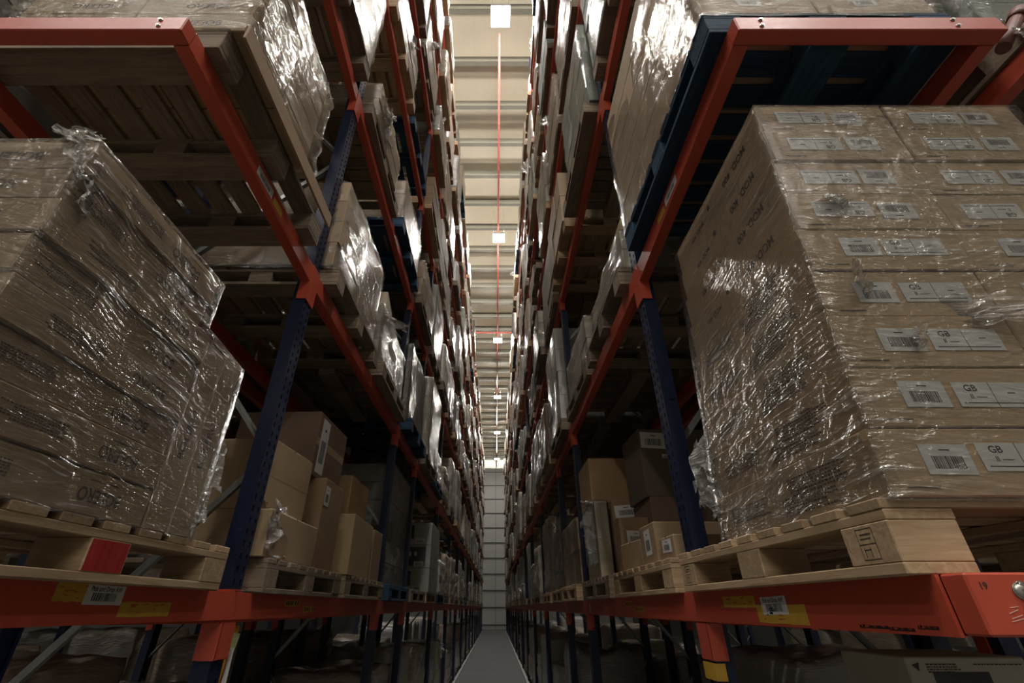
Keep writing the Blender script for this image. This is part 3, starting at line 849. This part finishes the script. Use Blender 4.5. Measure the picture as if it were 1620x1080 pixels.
def far_stuff(side, kind, mesh, mx, color):
    stuffL.setdefault((side, kind), []).append((mesh, mx, color))
def far_name(h): return {'tan': 'tan', 'brown': 'brown', 'grey': 'grey', 'pale': 'pale beige', 'white': 'whitish', 'dark': 'dark', 'green': 'grey-green'}[h]
FAR_Y = 28.0
for side in ('left', 'right'):
    s = -1 if side == 'left' else 1; X0 = XL if s < 0 else XR
    for lev in range(-1, 7):
        for (b, slot, y0, y1) in slots():
            key = (side, lev, b, slot)
            base = FLOOR if lev < 0 else TOPS[lev]
            ovh = rnd.uniform(.02, .07) if lev < 1 else rnd.uniform(.04, .13)
            xp = X0 - s*ovh if lev >= 0 else X0 + s*.04
            hmax = (1.30 if lev == 5 else 1.38) if 0 <= lev < 6 else (1.15 if lev < 0 else 1.02)
            cy = (y0+y1)/2; ly = 1.2
            if y0 > FAR_Y:
                if lev < 0 and rnd.random() < .3: continue
                me = PM[(1.0, 1.2, 'A', 'greywood')][1]
                far_stuff(side, 'pallets', me, Matrix.Translation((xp+s*.5, cy, base)), None)
                h = rnd.uniform(.6, 1)*hmax
                if rnd.random() < .93:
                    far_stuff(side, 'loads', rnd.choice(OPQ), Matrix.Translation((xp+s*.5, cy, base+.144)) @ Matrix.Diagonal((.96, 1.16, h, 1)), rnd.choice(HUES))
                continue
            det = (y0 < 9.5 and lev <= 4 and lev >= 0)
            style = rnd.choice(('wood', 'greywood', 'greywood', 'bluewood' if rnd.random() < .3 else 'wood'))
            if (side, lev, b, slot) in (('left', 0, 0, 0), ('left', 0, 0, 1), ('right', 0, 0, 1)): style = 'greywood'
            if key == ('right', 0, 0, 0): style = 'wood'
            sname = {'wood': 'pale wooden', 'greywood': 'weathered brown wooden', 'bluewood': 'blue painted wooden'}[style]
            if key in (('right', 0, 0, 0), ('left', 0, 0, 0), ('left', 0, 0, 1), ('right', 0, 0, 1)): xp = X0 - s*.05
            pallet(xp+s*.5, cy, base, 1.0, 1.2, 'A' if rnd.random() < .6 or lev == 0 else 'B', '%s pallet, %s' % (sname, where(*key)), 'pallets in the %s rack' % side, style, det, rz=rnd.uniform(-.012, .012))
            if key in SPECIAL: continue
            if rnd.random() < .07: continue
            hue = rnd.choice(HUES)
            h = rnd.choice((rnd.uniform(.42, .7), rnd.uniform(.7, .98), rnd.uniform(.8, 1)))*hmax
            if lev == 0 and rnd.random() < .35: h *= .6
            z0 = base+.146; inset = rnd.uniform(-.02, .03)
            ya, yb = y0+rnd.uniform(.0, .06)+.01, y1-rnd.uniform(0, .06)-.01
            ya = max(ya, cy-.6); yb = min(yb, cy+.6)
            lab = 'film-wrapped %s load, %s' % (far_name(hue), where(*key))
            grp = 'loads in the %s rack' % side
            if det and y0 < 7.5:
                fm = rnd.random() < .8
                if not fm: lab = '%s cartons stacked without film, %s' % (far_name(hue), where(*key))
                o = load_near(s, xp+s*inset, ya, yb, z0, z0+h, hue, lab, grp, film=fm)
                if fm and rnd.random() < .5:
                    link('loose_film', rnd.choice(SCRAP), o, (-s*.40, rnd.uniform(-.4, .4), h-.05), (rnd.random(), PI/2*s+rnd.random()*.5, rnd.random()*3), (.45, .45, .35))
            else:
                o = load_far(s, xp+s*inset, ya, yb, z0, z0+h, hue, lab, grp)
                if y0 < 20 and rnd.random() < .4:
                    c = link('loose_film', rnd.choice(SCRAP), o, (-s*.46, rnd.uniform(-.3, .3), rnd.uniform(.6, .98)), (rnd.random(), PI/2*s, rnd.random()*3), (.4, .4, .25))
        # pallets and goods of the rack behind, seen through the first bays
        if lev <= 3:
            for (b, slot, y0, y1) in (slots()[:13] if lev < 0 else slots()[:5] if lev < 2 else slots()[:3]):
                xb = X0 + s*(DEPTH+.2)
                base = FLOOR if lev < 0 else TOPS[lev]
                hue = rnd.choice(HUES); ck = (side, lev, b, slot)
                lab = where(*ck).replace('rack,', 'back rack,')
                pallet(xb+s*.5, (y0+y1)/2, base, 1.0, 1.2, 'A', 'weathered wooden pallet, %s' % lab, 'pallets in the back racks', 'greywood', False)
                link('wrapped_load', rnd.choice(OPQ), None, (xb+s*.48, (y0+y1)/2, base+.146), (0, 0, 0), (.92, 1.1, rnd.uniform(1.0, 1.33) if lev < 0 else rnd.uniform(.5, 1.2)), color=vary(CARD[hue]), label='film-wrapped %s load, %s' % (far_name(hue), lab), cat='wrapped load', group='loads in the back racks')
    # the rack on the far side of the neighbouring aisle closes the view through the openings
    xc = X0 + s*(2*DEPTH+.2+1.9)
    for i in range(5): frame(side, i, xc, 'rack across')
    for lev in range(-1, 2):
        base = FLOOR if lev < 0 else TOPS[lev]
        for (b, slot, y0, y1) in slots()[:5]:
            hue = rnd.choice(HUES); lab = where(side, lev, b, slot).replace('rack,', 'outer rack,')
            if lev >= 0 and slot != 1 and b < 4:
                for rear in (False,): beam(side, lev, b, rear, POSTS[b]+PW+.007, POSTS[b+1]-.007, 'rack across', xc)
            pallet(xc+s*.5, (y0+y1)/2, base, 1.0, 1.2, 'A', 'weathered pallet, %s' % lab, 'pallets in the outer racks', 'greywood', False)
            link('wrapped_load', rnd.choice(OPQ), None, (xc+s*.48, (y0+y1)/2, base+.146), (0, 0, 0), (.92, 1.1, rnd.uniform(1.1, 1.38)), color=vary(CARD[hue]), label='film-wrapped %s load, %s' % (far_name(hue), lab), cat='wrapped load', group='loads in the outer racks')
for (side, kind), lst in stuffL.items():
    mb = MB(); hs = list(CARD)
    mats = []
    if kind == 'pallets': mats = [M['greywood'], M['greywoodx']]
    else:
        for h in hs:
            m2 = D.materials.get('wrapped_'+h)
            if not m2:
                m2 = M['wrapped'].copy(); m2.name = 'wrapped_'+h; nt = m2.node_tree
                oi = [n for n in nt.nodes if n.type == 'OBJECT_INFO'][0]
                for l in list(nt.links):
                    if l.from_socket == oi.outputs['Color']:
                        ts = l.to_socket; nt.links.remove(l); ts.default_value = (*CARD[h], 1)
            mats.append(m2)
    for me, mx, hue in lst: mb.add(me, mx, 0 if hue is None else hs.index(hue))
    nm = 'distant_pallets' if kind == 'pallets' else 'distant_wrapped_loads'
    mb.build(nm, mats, None, label='%s in the far bays of the %s rack near the end wall' % ('pallets' if kind == 'pallets' else 'wrapped loads', side), cat='pallets' if kind == 'pallets' else 'wrapped loads', kind='stuff')

# ------------------------------------------------------------------ hero loads at the front end
PB = {'left': (XL+.08, .73), 'right': (XR-.06, .985)}
# --- right, eye level: 9 layers of flat cartons leaning away from the aisle
pallet(.80+.5, .99+.6, TOPS[0], 1.0, 1.2, 'A', 'new pale wooden pallet with stamped corner block, front right at eye level', 'front pallets', 'wood', True)
hr = empty('wrapped_load', (.83, .985, .199), 'nine layers of flat tan cartons wrapped in film, front right at eye level', 'wrapped load')
gbl = label_gb(.175, .062); bl2 = [label_barcode(.105, .066, 60+k) for k in range(3)]
para = [paragraph(.24, .05, 6, k) for k in range(3)]
stamp = MB()
for (x0, x1, y0, y1) in ((-.5, -.47, -.5, .5), (.47, .5, -.5, .5), (-.5, .5, .47, .5), (-.5, .5, -.5, -.47), (-.5, .5, -.02, .01), (-.35, .3, .15, .19), (-.3, .35, .28, .33), (-.3, .1, -.2, -.16), (.05, .09, -.42, -.1), (-.3, -.26, -.42, -.1)):
    stamp.quad((x0, y0, 0), (x1, y0, 0), (x1, y1, 0), (x0, y1, 0))
STAMP = stamp.mesh('burned_stamp', M['print'])
for k in range(9):
    lean = .0118*k + .002; z = .151*k
    flip = k >= 5
    for c in range(2):
        x0 = lean + c*.457 + rnd.uniform(-.003, .003); dyj = rnd.uniform(-.004, .004)
        cb = link('carton', MB().box(0, .453, 0, .79, 0, .148, bev=.003).mesh('carton', M['card']), hr, (x0, dyj, z), color=vary((.44, .315, .19), .05))
        # corner tape strip down the near-aisle edge
        if c == 0:
            decal('corner_tape', MB().box(-.012, .012, .0, .146, 0, .0006).mesh('corner_tape', M['tape']), cb, '-Y', (.013, -.0007, .001))
            decal('corner_tape', MB().box(-.010, .010, .0, .146, 0, .0006).mesh('corner_tape', M['tape']), cb, '-X', (-.0007, .011, .001))
        rl = PI if flip else 0
        lx = (.155, .315) if not flip else (.315, .155)
        decal('barcode_label', bl2[(k+c) % 3], cb, '-Y', (lx[0] + rnd.uniform(-.008, .008), -.0012, .078+rnd.uniform(-.005, .005)), rl+rnd.uniform(-.02, .02))
        decal('market_label', gbl, cb, '-Y', (lx[1]+rnd.uniform(-.006, .006), -.0012, .080+rnd.uniform(-.004, .004)), rl+rnd.uniform(-.01, .01))
        decal('printed_line', MB().box(-.035, .035, -.0015, .0015, 0, .0003).mesh('printed_line', M['print']), cb, '-Y', (.07, -.0012, .018))
        if c == 0:
            if k >= 5:
                text_part('MOD. 400', cb, '-X', (-.0012, .20, .07), .042, PI, name='printed_word')
                text_part('MOD. 400', cb, '-X', (-.0012, .56, .07), .030, PI, name='printed_word')
                decal('printed_ring', MB().prism((0, 0, 0), (0, 0, .0005), .012, 16).mesh('printed_ring', M['print']), cb, '-X', (-.0006, .43, .09))
            else:
                decal('printed_paragraph', para[k % 3], cb, '-X', (-.0012, .22, .09), 0, 1.0)
                decal('printed_paragraph', para[(k+1) % 3], cb, '-X', (-.0012, .27, .045), 0, 1.0)
                decal('printed_paragraph', para[(k+2) % 3], cb, '-X', (-.0012, .58, .07), 0, 1.0)
# film skin leaning with the stack
def lean_skin(name, seed, x0, x1, y0, y1, z0, z1, lean, amp, material=None, n=26, step=None):
    me = skin(name, material or M['film'], seed, 0, 0, n, 0, rnd_c=0)
    for v in me.vertices:
        x, y, z = v.co
        on = max(abs(x), abs(y))*2
        a = noise.noise(Vector((x*3+y*3, z*3, seed)))*amp*.8 + noise.noise(Vector(((x-y)*1.3, z*13 + (x+y)*1.5, seed+3)))*amp*.55
        ex = 1 if x < -.49 else (-1 if x > .49 else 0); ey = 1 if y < -.49 else (-1 if y > .49 else 0)
        X = x0 + (x+.5)*(x1-x0) + lean*z - ex*abs(a); Y = y0 + (y+.5)*(y1-y0) - ey*abs(a)
        if step and z0 + z*(z1-z0) > step[0]: Y = y0 + (Y-y0)*(step[1]-y0)/(y1-y0)
        v.co = (X, Y, z0 + z*(z1-z0))
    me.update(); return me
link('stretch_film', lean_skin('stretch_film', 2.2, -.010, .925, -.008, .81, -.01, 1.372, .10, .006, M['film_shiny']), hr)
# far lower corner bulge of film
for (p, rt, sc) in (((.20, -.018, .86), (1.3, .3, .2), (.10, .07, .07)), ((.145, -.02, .55), (1.5, .1, .9), (.16, .10, .08)), ((.21, -.02, .37), (1.6, .2, 1.3), (.10, .06, .05)), ((.42, -.016, .46), (1.57, 0, -.3), (.30, .10, .05)), ((-.0, .80, .25), (.2, -1.5, .3), (.35, .18, .12))):
    link('loose_film', SCRAP[rnd.randrange(4)], hr, p, rt, sc)
st = MB(); 
for yy in (1.064,):
    o = link('burned_stamp', STAMP, None); 
    o.matrix_world = face_mx('-X', (.7993, yy, TOPS[0]+.062)) @ Matrix.Diagonal((.05, .062, 1, 1))
    par = [q for q in D.objects if q.name.startswith('pallet') and q.get('label', '').startswith('new pale')][0]
    o.parent = par; o.matrix_parent_inverse = Matrix.Translation(par.location).inverted()
    o2 = link('burned_stamp', STAMP, None); o2.matrix_world = face_mx('-X', (.7993, 2.12, TOPS[0]+.062)) @ Matrix.Diagonal((.05, .062, 1, 1))
    o2.parent = par; o2.matrix_parent_inverse = Matrix.Translation(par.location).inverted()

# --- left, eye level: upside-down printed cartons, two stood on end at the far side
pallet(-1.03-.5, .73+.6, TOPS[0], 1.0, 1.2, 'A', 'pale wooden pallet with a red painted block, front left at eye level', 'front pallets', 'wood', True, redblock=True)
hl = empty('wrapped_load', (-1.03, .757, .199), 'film-wrapped stack of upside-down printed cartons, front left at eye level', 'wrapped load')
H = .106
for k in range(8):
    for c in range(2):
        ln = .655 if k < 6 else .60
        jx = (.0, .004, -.006, .004, -.004, .010, -.012, .0)[k]
        cb = link('carton', MB().box(-.478, 0, 0, ln-.004, 0, H-.003, bev=.003).mesh('carton', M['card']), hl, (-c*.482+jx, (.0, .003, .0, .006, .0, -.004, .0, .004)[k], k*H), color=vary((.285, .205, .125), .07))
        if c == 0:
            text_part('BOLERO', cb, '+X', (.0008, .47 if k < 6 else .42, .048), .045, PI, sx=.85)
            decal('printed_paragraph', para[k % 3], cb, '+X', (.0008, .20 if k % 2 else .12, .055), PI, .75)
            decal('printed_line', MB().box(-.05, .05, -.001, .001, 0, .0003).mesh('printed_line', M['print']), cb, '+X', (.0008, .47, .083))
        text_part('BOLERO', cb, '-Y', (-.20, -.0008, .05), .045, PI)
for c in range(2):
    for r_ in range(2):
        cb = link('carton', MB().box(-.478, 0, 0, .112, 0, .625, bev=.003).mesh('carton', M['card']), hl, (-r_*.482, .66+c*.116, 0), color=vary((.32, .235, .145), .05), label='flat carton stood on end')
        if r_ == 0: text_part('BOLERO', cb, '+X', (.0008, .056, .30), .045, PI/2)
link('stretch_film', lean_skin('stretch_film', 5.1, -.97, .014, -.008, .895, -.01, .86, .0, .006, n=30, step=(.655, .615)), hl).scale = (1, 1, 1)
for (p, rt, sc) in (((-.01, .0, .78), (.3, 1.2, .2), (.16, .10, .10)), ((.0, .06, .68), (.2, 1.4, .8), (.14, .12, .08)), ((-.05, -.01, .86), (1.2, .2, .1), (.14, .06, .06))):
    link('loose_film', SCRAP[rnd.randrange(4)], hl, p, rt, sc)

# --- left, one level up
zt = TOPS[1]+.046
pallet(-1.05-.5, .93+.55, zt, 1.0, 1.1, 'B', 'brown wooden pallet overhanging the aisle, front left one level up', 'front pallets', 'greywood', True)
ul = empty('wrapped_load', (-.99, .94, zt+.146), 'tan cartons in shiny bunched film, front left one level up', 'wrapped load')
for k in range(5):
    for c in range(2):
        for j in range(2):
            cb = link('carton', MB().box(-.475, 0, 0, .325, 0, .132, bev=.003).mesh('carton', M['card']), ul, (-c*.48-.01, j*.33, k*.135), color=vary((.38, .27, .16), .06))
            if j == 0: text_part('BOLERO', cb, '-Y', (-.20, -.0008, .065), .05, PI)
            if k == 0: text_part('BOLERO', cb, '-Z', (-.24, .16, -.0008), .10, PI/2)
me = lean_skin('stretch_film', 8.4, -1.0, .02, -.012, .70, -.02, .70, -.02, .035, M['film_shiny'])
link('stretch_film', me, ul)
MB().box(-.012, 0, -.02, 1.0, -.0, .09, bev=.002).build('edge_board', M['card'], ul, (.03, 0, -.09), color=(.30, .2, .12), label='cardboard edge strip')

# --- right, one level up: blue pallet
pallet(.79+.475, .875+.6, zt, .95, 1.2, 'A', 'dark blue wooden pallet, front right one level up', 'front pallets', 'bluewood', True)
ur = empty('wrapped_load', (.80, .885, zt+.146), 'tall tan carton load in film on the blue pallet, front right', 'wrapped load')
for k in range(5):
    for c in range(2):
        for j in range(3):
            if c == 1 and j > 0 and k < 4: continue
            cb = link('carton', MB().box(0, .452, 0, .386, 0, .205, bev=.003).mesh('carton', M['card']), ur, (c*.46+.004, j*.39, k*.208), color=vary((.42, .30, .19), .06))
            if j == 0: decal('barcode_label', bl2[k % 3], cb, '-Y', (.2, -.0012, .1), 0, .9)
link('stretch_film', lean_skin('stretch_film', 11.3, -.012, .93, -.008, 1.185, -.03, 1.055, .03, .022, M['film_shiny']), ur)
# --- second level up, both sides
zt2 = TOPS[2]+.046
for side, hue, xo, desc in (('left', 'pale', XL+.09, 'pale silvery film-wrapped load, front left two levels up'), ('right', 'green', XR-.07, 'grey-green film-wrapped load, front right two levels up')):
    s = -1 if side == 'left' else 1
    pallet(xo+s*.5, 1.5, zt2, 1.0, 1.2, 'B', 'weathered wooden pallet, front %s two levels up' % side, 'front pallets', 'greywood', True)
    load_near(s, xo, .92, 2.08, zt2+.146, zt2+1.25, hue, desc, 'front loads two levels up', nz=4, ny=2)
# loads of the rack behind at its front end
for side, s, hue in (('left', -1, 'grey'), ('right', 1, 'green')):
    xb = (XL if s < 0 else XR)+s*(DEPTH+.2)
    pallet(xb+s*.48, 1.5, zt, 1.0, 1.2, 'A', 'weathered wooden pallet, %s back rack, front end one level up' % side, 'pallets in the back racks', 'greywood', False)
    load_near(s, xb-s*.02, .93, 2.05, zt+.146, zt+1.2, hue, 'film-wrapped grey load, %s back rack, front end one level up' % side, 'loads in the back racks', nz=5, ny=2)

# ------------------------------------------------------------------ individually visible cartons in the first bays
def solo(name, x0, x1, y0, y1, z0, z1, color, label, cat='carton', tape=None, lab=None, rz=0.0, group=None, words=None, seam=True):
    """x0 = aisle side; origin at base centre"""
    s = 1 if x1 > x0 else -1; w = abs(x1-x0); d = y1-y0; h = z1-z0
    mb = MB().box(-w/2, w/2, -d/2, d/2, 0, h, bev=.004)
    o = mb.build(name, M['card'], None, ((x0+x1)/2, (y0+y1)/2, z0), rot=(0, 0, rz), color=color, label=label, cat=cat, group=group)
    if tape:
        if tape == 'aisle': MB().box(*( (-w/2-.0008, -w/2) if s > 0 else (w/2, w/2+.0008)), -d/2+.01, d/2-.01, h*.47, h*.47+.05).build('tape', M['tape'], o)
        if tape == 'front': MB().box(-.025, .025, -d/2-.0008, -d/2, 0.004, h-.004).build('tape', M['tape'], o)
    if seam:
        MB().box(-w/2-.001, w/2+.001, -.003, .003, h-.012, h+.001).build('flap_seam', M['print'], o)
    if lab:
        for (face, u, v, lw, lh) in lab:
            me = label_barcode(lw, lh, rnd.randrange(99))
            if face == 'aisle': decal('shipping_label', me, o, '-X' if s > 0 else '+X', ((-w/2-.0012) if s > 0 else w/2+.0012, u*d/2, v*h), rnd.uniform(-.05, .05))
            else: decal('shipping_label', me, o, '-Y', (u*w/2, -d/2-.0012, v*h), rnd.uniform(-.08, .08))
    if words:
        for (face, txt, u, v, sz) in words:
            if face == 'aisle': text_part(txt, o, '-X' if s > 0 else '+X', ((-w/2-.0012) if s > 0 else w/2+.0012, u*d/2, v*h), sz, name='printed_word')
            else: text_part(txt, o, '-Y', (u*w/2, -d/2-.0012, v*h), sz, name='printed_word')
    return o
Z0 = TOPS[0]+.1455
TAN = (.30, .215, .13); BRN = (.25, .165, .095); DRK = (.17, .115, .08)
b1 = solo('carton', -1.075, -1.60, 2.30, 2.95, Z0, Z0+.21, TAN, 'low wide carton with a scrap of film, left, beside the first post', tape=None)
link('loose_film', SCRAP[1], b1, (.255, -.14, .12), (.2, 1.5, .3), (.30, .48, .16))
link('loose_film', SCRAP[2], b1, (.20, -.22, .21), (.5, .6, 1.3), (.22, .2, .12))
solo('carton', -1.13, -1.62, 2.31, 2.80, Z0+.2105, Z0+.56, (.31, .225, .135), 'plain taped carton on top of the low wide one, left bay', tape='aisle', rz=-.06)
solo('carton', -1.10, -1.55, 3.02, 3.40, Z0, Z0+.53, BRN, 'tall narrow brown carton in the left bay, middle of its pallet', tape='front', lab=[('aisle', -.7, .8, .09, .12)])
solo('carton', -1.17, -1.72, 2.92, 3.47, Z0+.5315, Z0+.95, DRK, 'big dark brown carton with a long white label, topmost on the left', lab=[('aisle', -.55, .5, .13, .36)], tape='aisle', rz=-.03)
solo('carton', -1.07, -1.58, 3.63, 4.30, Z0, Z0+.41, (.33, .24, .125), 'yellowish carton with a dark side, far half of the left bay', words=None, rz=.03)
solo('carton', -1.15, -1.6, 3.72, 4.25, Z0+.412, Z0+.72, (.27, .175, .09), 'brown carton standing on the yellowish one, left bay')
solo('carton', -1.08, -1.5, 4.38, 4.70, Z0, Z0+.40, BRN, 'small brown carton next to the second left post')
load_near(-1, -1.14, 5.09, 6.28, Z0, Z0+1.19, 'grey', 'tall grey film-wrapped load between second and third left posts', 'loads in the left rack', nz=6, ny=3)
# printed white cartons
wt = empty('wrapped_load', (-1.04, 8.0, Z0), 'white printed appliance cartons stacked three high under film, left rack', 'wrapped load')
for k in range(3):
    for j in range(2):
        cb = link('carton', MB().box(-.8, 0, 0, .52, 0, .33, bev=.004).mesh('carton', M['white_card']), wt, (0, j*.53, k*.335))
        if j == 0:
            if k == 1:
                decal('dark_panel', MB().box(-.2, .2, -.14, .14, 0, .0008).mesh('dark_panel', M['darkprint']), cb, '-Y', (-.28, -.001, .165))
                for xx in (-.05, .04): decal('cup_picture', MB().box(-.02, .02, -.03, .03, 0, .0006).mesh('cup_picture', M['paper']), cb, '-Y', (-.28+xx, -.002, .2))
            else: decal('printed_picture', MB().box(-.05, .05, -.10, .10, 0, .0008).mesh('printed_picture', M['darkprint']), cb, '-Y', (-.34, -.001, .19))
            decal('barcode_label', label_barcode(.16, .07, 3+k), cb, '-Y', (-.18, -.002, .06))
link('stretch_film', lean_skin('stretch_film', 3.3, -.81, .01, -.01, 1.08, -.03, 1.02, 0, .015), wt)
# right first bay
solo('carton', .855, 1.15, 2.37, 2.58, Z0, Z0+.105, TAN, 'small carton with a white label, right, beside the first post', lab=[('aisle', 0, .6, .13, .06)])
solo('carton', .85, 1.30, 2.62, 2.90, Z0, Z0+.20, TAN, 'carton with a tall white label on its end, right bay', lab=[('aisle', 0, .55, .11, .13)], seam=False)
solo('carton', .85, 1.12, 2.99, 3.32, Z0, Z0+.155, (.40, .29, .18), 'small open-topped battered carton, right bay', rz=.12)
solo('carton', .87, 1.08, 3.42, 3.56, Z0, Z0+.35, BRN, 'upright brown carton with a tilted label, right bay', lab=[('front', .0, .62, .12, .09)])
n1 = solo('carton', .86, .97, 4.15, 4.70, Z0, Z0+.60, (.42, .36, .27), 'narrow ribbed bundle under white film, right bay')
link('loose_film', SCRAP[0], n1, (-.03, -.1, .60), (.2, .3, .3), (.22, .4, .2))
link('loose_film', SCRAP[3], n1, (-.07, -.18, .35), (.1, -1.5, .6), (.5, .25, .12))
link('stretch_film', SHELL[1], n1, (0, 0, .12), (0, 0, 0), (.125, .57, .5))
solo('carton', 1.00, 1.60, 4.10, 4.75, Z0, Z0+.60, BRN, 'brown carton behind the film bundle with a paper on it, right bay', lab=[('front', -.6, .85, .2, .1)])
solo('carton', .86, 1.42, 4.22, 4.78, Z0+.601, Z0+1.0, (.30, .19, .10), 'big torn brown carton on top, right bay beside the second post')
solo('carton', 1.16, 1.72, 3.55, 4.02, Z0, Z0+.52, DRK, 'dark carton under the tilted tall one, right bay', seam=False)
solo('carton', 1.14, 1.74, 3.56, 4.02, Z0+.521, Z0+1.05, (.13, .10, .075), 'large dark carton with white label, right, above the small cartons', lab=[('front', -.62, .82, .20, .13), ('front', -.35, .58, .06, .03)], rz=.03)
load_near(1, .85, 5.09, 6.28, Z0, Z0+.62, 'tan', 'whitish film and cartons between second and third right posts', 'loads in the right rack', nz=2, ny=3)
# one level up, left
Z1 = TOPS[1]+.1455
load_near(-1, -1.06, 2.31, 3.40, Z1, Z1+.78, 'tan', 'shiny film-wrapped cartons, left, just past the first post one level up', 'loads in the left rack', nz=4, ny=2)
o = load_near(-1, -1.08, 3.62, 4.82, Z1, Z1+.62, 'pale', 'pale cartons under loose film, left, one level up far half', 'loads in the left rack', nz=3, ny=3)
link('loose_film', SCRAP[2], o, (.4, -.35, .62), (.3, .4, .2), (.6, .5, .3))
solo('carton', -1.12, -1.6, 3.75, 4.15, Z1+.66, Z1+.86, (.42, .35, .26), 'single carton tilted on top of pale cartons, left', rz=.1)
load_near(-1, -1.06, 5.09, 6.27, Z1, Z1+1.0, 'grey', 'grey film-wrapped load between second and third left posts one level up', 'loads in the left rack', nz=4, ny=3)
# one level up, right
load_near(1, .86, 2.35, 3.40, Z1, Z1+.34, 'pale', 'low film-wrapped stack, right, one level up past the first post', 'loads in the right rack', nz=2, ny=2)
solo('carton', .90, 1.3, 2.40, 2.75, Z1+.35, Z1+.50, (.40, .30, .19), 'loose carton on the low wrapped stack, right')
load_near(1, .84, 3.64, 4.82, Z1, Z1+.48, 'pale', 'whitish wrapped load, right, one level up far half', 'loads in the right rack', nz=2, ny=3)
# two levels up
Z2 = TOPS[2]+.1455
o = load_near(-1, -1.04, 2.42, 3.3, Z2, Z2+.42, 'tan', 'low load with crumpled film hood, left, two levels up', 'loads in the left rack', nz=2, ny=2)
link('loose_film', SCRAP[0], o, (.42, -.22, .42), (.3, .7, .2), (.4, .4, .3)); link('loose_film', SCRAP[3], o, (.48, -.15, .25), (.1, 1.4, .2), (.4, .4, .3))
load_near(1, .80, 2.31, 3.42, Z2, Z2+1.25, 'green', 'bulging grey-green wrapped load, right, two levels up', 'loads in the right rack', nz=5, ny=3)

# ------------------------------------------------------------------ things hanging or standing low at the front
fo = empty('card_folder', (-1.128, 2.28, -.07), 'orange card folder with papers tied under the left beam by the first post', 'folder')
MB().quad((0, -.10, -.55), (0, .02, -.55), (0, .09, 0), (0, -.05, 0)).quad((-.004, -.05, 0), (-.004, .09, 0), (-.004, .02, -.55), (-.004, -.10, -.55)).build('backing_card', M['card_orange'], fo)
MB().quad((.004, -.03, -.10), (.004, .07, -.12), (.004, .10, -.03), (.004, .0, -.02)).build('note', M['card_green'], fo, label='pale green note')
for k in range(6):
    MB().quad((.006+.004*k, -.02-.012*k, -.42), (.006+.006*k, .06-.010*k, -.42), (.006+.002*k, .05, -.08), (.006+.002*k, .04, -.08)).build('sheet', M['paper'], fo)
for k, (ya, yb, zb) in enumerate(((2.20, 2.235, -.085), (2.33, 2.30, -.10))):
    MB().tube([(-1.05, ya-.01, .058), (-1.128, ya, .060), (-1.132, ya, .04), (-1.13, (ya+yb)/2, -.02), (-1.129, yb, zb)], .0022, 5).build('cable_tie', M['black'], label='thin black cord over the left beam, %s of two' % ('nearer' if k == 0 else 'farther'), cat='cord')
bx = solo('carton', 1.33, 1.72, 1.80, 2.12, -.65, -.14, (.44, .42, .33), 'pale printed equipment carton low right beneath the beam', lab=None, seam=False)
decal('dark_panel', MB().box(-.09, .09, -.05, .05, 0, .0008).mesh('dark_panel', M['darkprint']), bx, '-Y', (-.03, -.1615, .42))
decal('printed_paragraph', paragraph(.12, .03, 4, 5), bx, '-Y', (-.08, -.1615, .48), 0, .9)
decal('printed_paragraph', paragraph(.16, .006, 1, 6), bx, '-Y', (.10, -.1615, .49), 0, 1)
decal('printed_triangle', MB().prism((0, 0, 0), (0, 0, .0005), .014, 3).mesh('printed_triangle', M['ink']), bx, '-Y', (-.165, -.1615, .485))
pallet(1.45, 1.5, FLOOR, 1.0, 1.2, 'A', 'weathered wooden pallet on the floor under the pale equipment carton', 'floor pallets', 'greywood', False)
solo('carton', 1.1, 1.8, 1.45, 2.10, FLOOR+.146, -.652, DRK, 'large dark carton on the floor carrying the pale one, right', seam=False)

# tube with a knot of film, upper right, and small labels on the arms one level up
tb = empty('guard_tube', (1.80, .86, 1.70), 'brownish red tube with a knot of film, right of the blue pallet', 'tube')
MB().prism((.02, .02, .03), (.16, .01, .21), .022, 14).prism((.16, .01, .21), (.20, .01, .265), .027, 14).build('tube', plain('brown_red_tube', (.13, .04, .03), .5), tb)
link('loose_film', SCRAP[1], tb, (.07, -.02, .06), (1.3, .2, .4), (.08, .09, .06))
up_lab = label_barcode(.16, .05, 77)
for side, yv in (('left', 1.50), ('right', 1.55)):
    t, ofs = ST[(side, 1)]
    s = -1 if side == 'left' else 1
    zc = -.015 - (TOPS[1]+.045-TOPS[1])*(yv-ofs.y)/(POSTS[0]-ofs.y) - .035
    decal('location_label', up_lab, t, '+X' if s < 0 else '-X', (-s*.0066, yv-ofs.y, zc))
    decal('torn_sticker', torn(.10, .045, 21), t, '+X' if s < 0 else '-X', (-s*.0064, yv-ofs.y+.15, zc-.01))
link('loose_film', SCRAP[2], hl, (-.12, 1.02, .30), (.3, 1.35, .2), (.5, .22, .14))
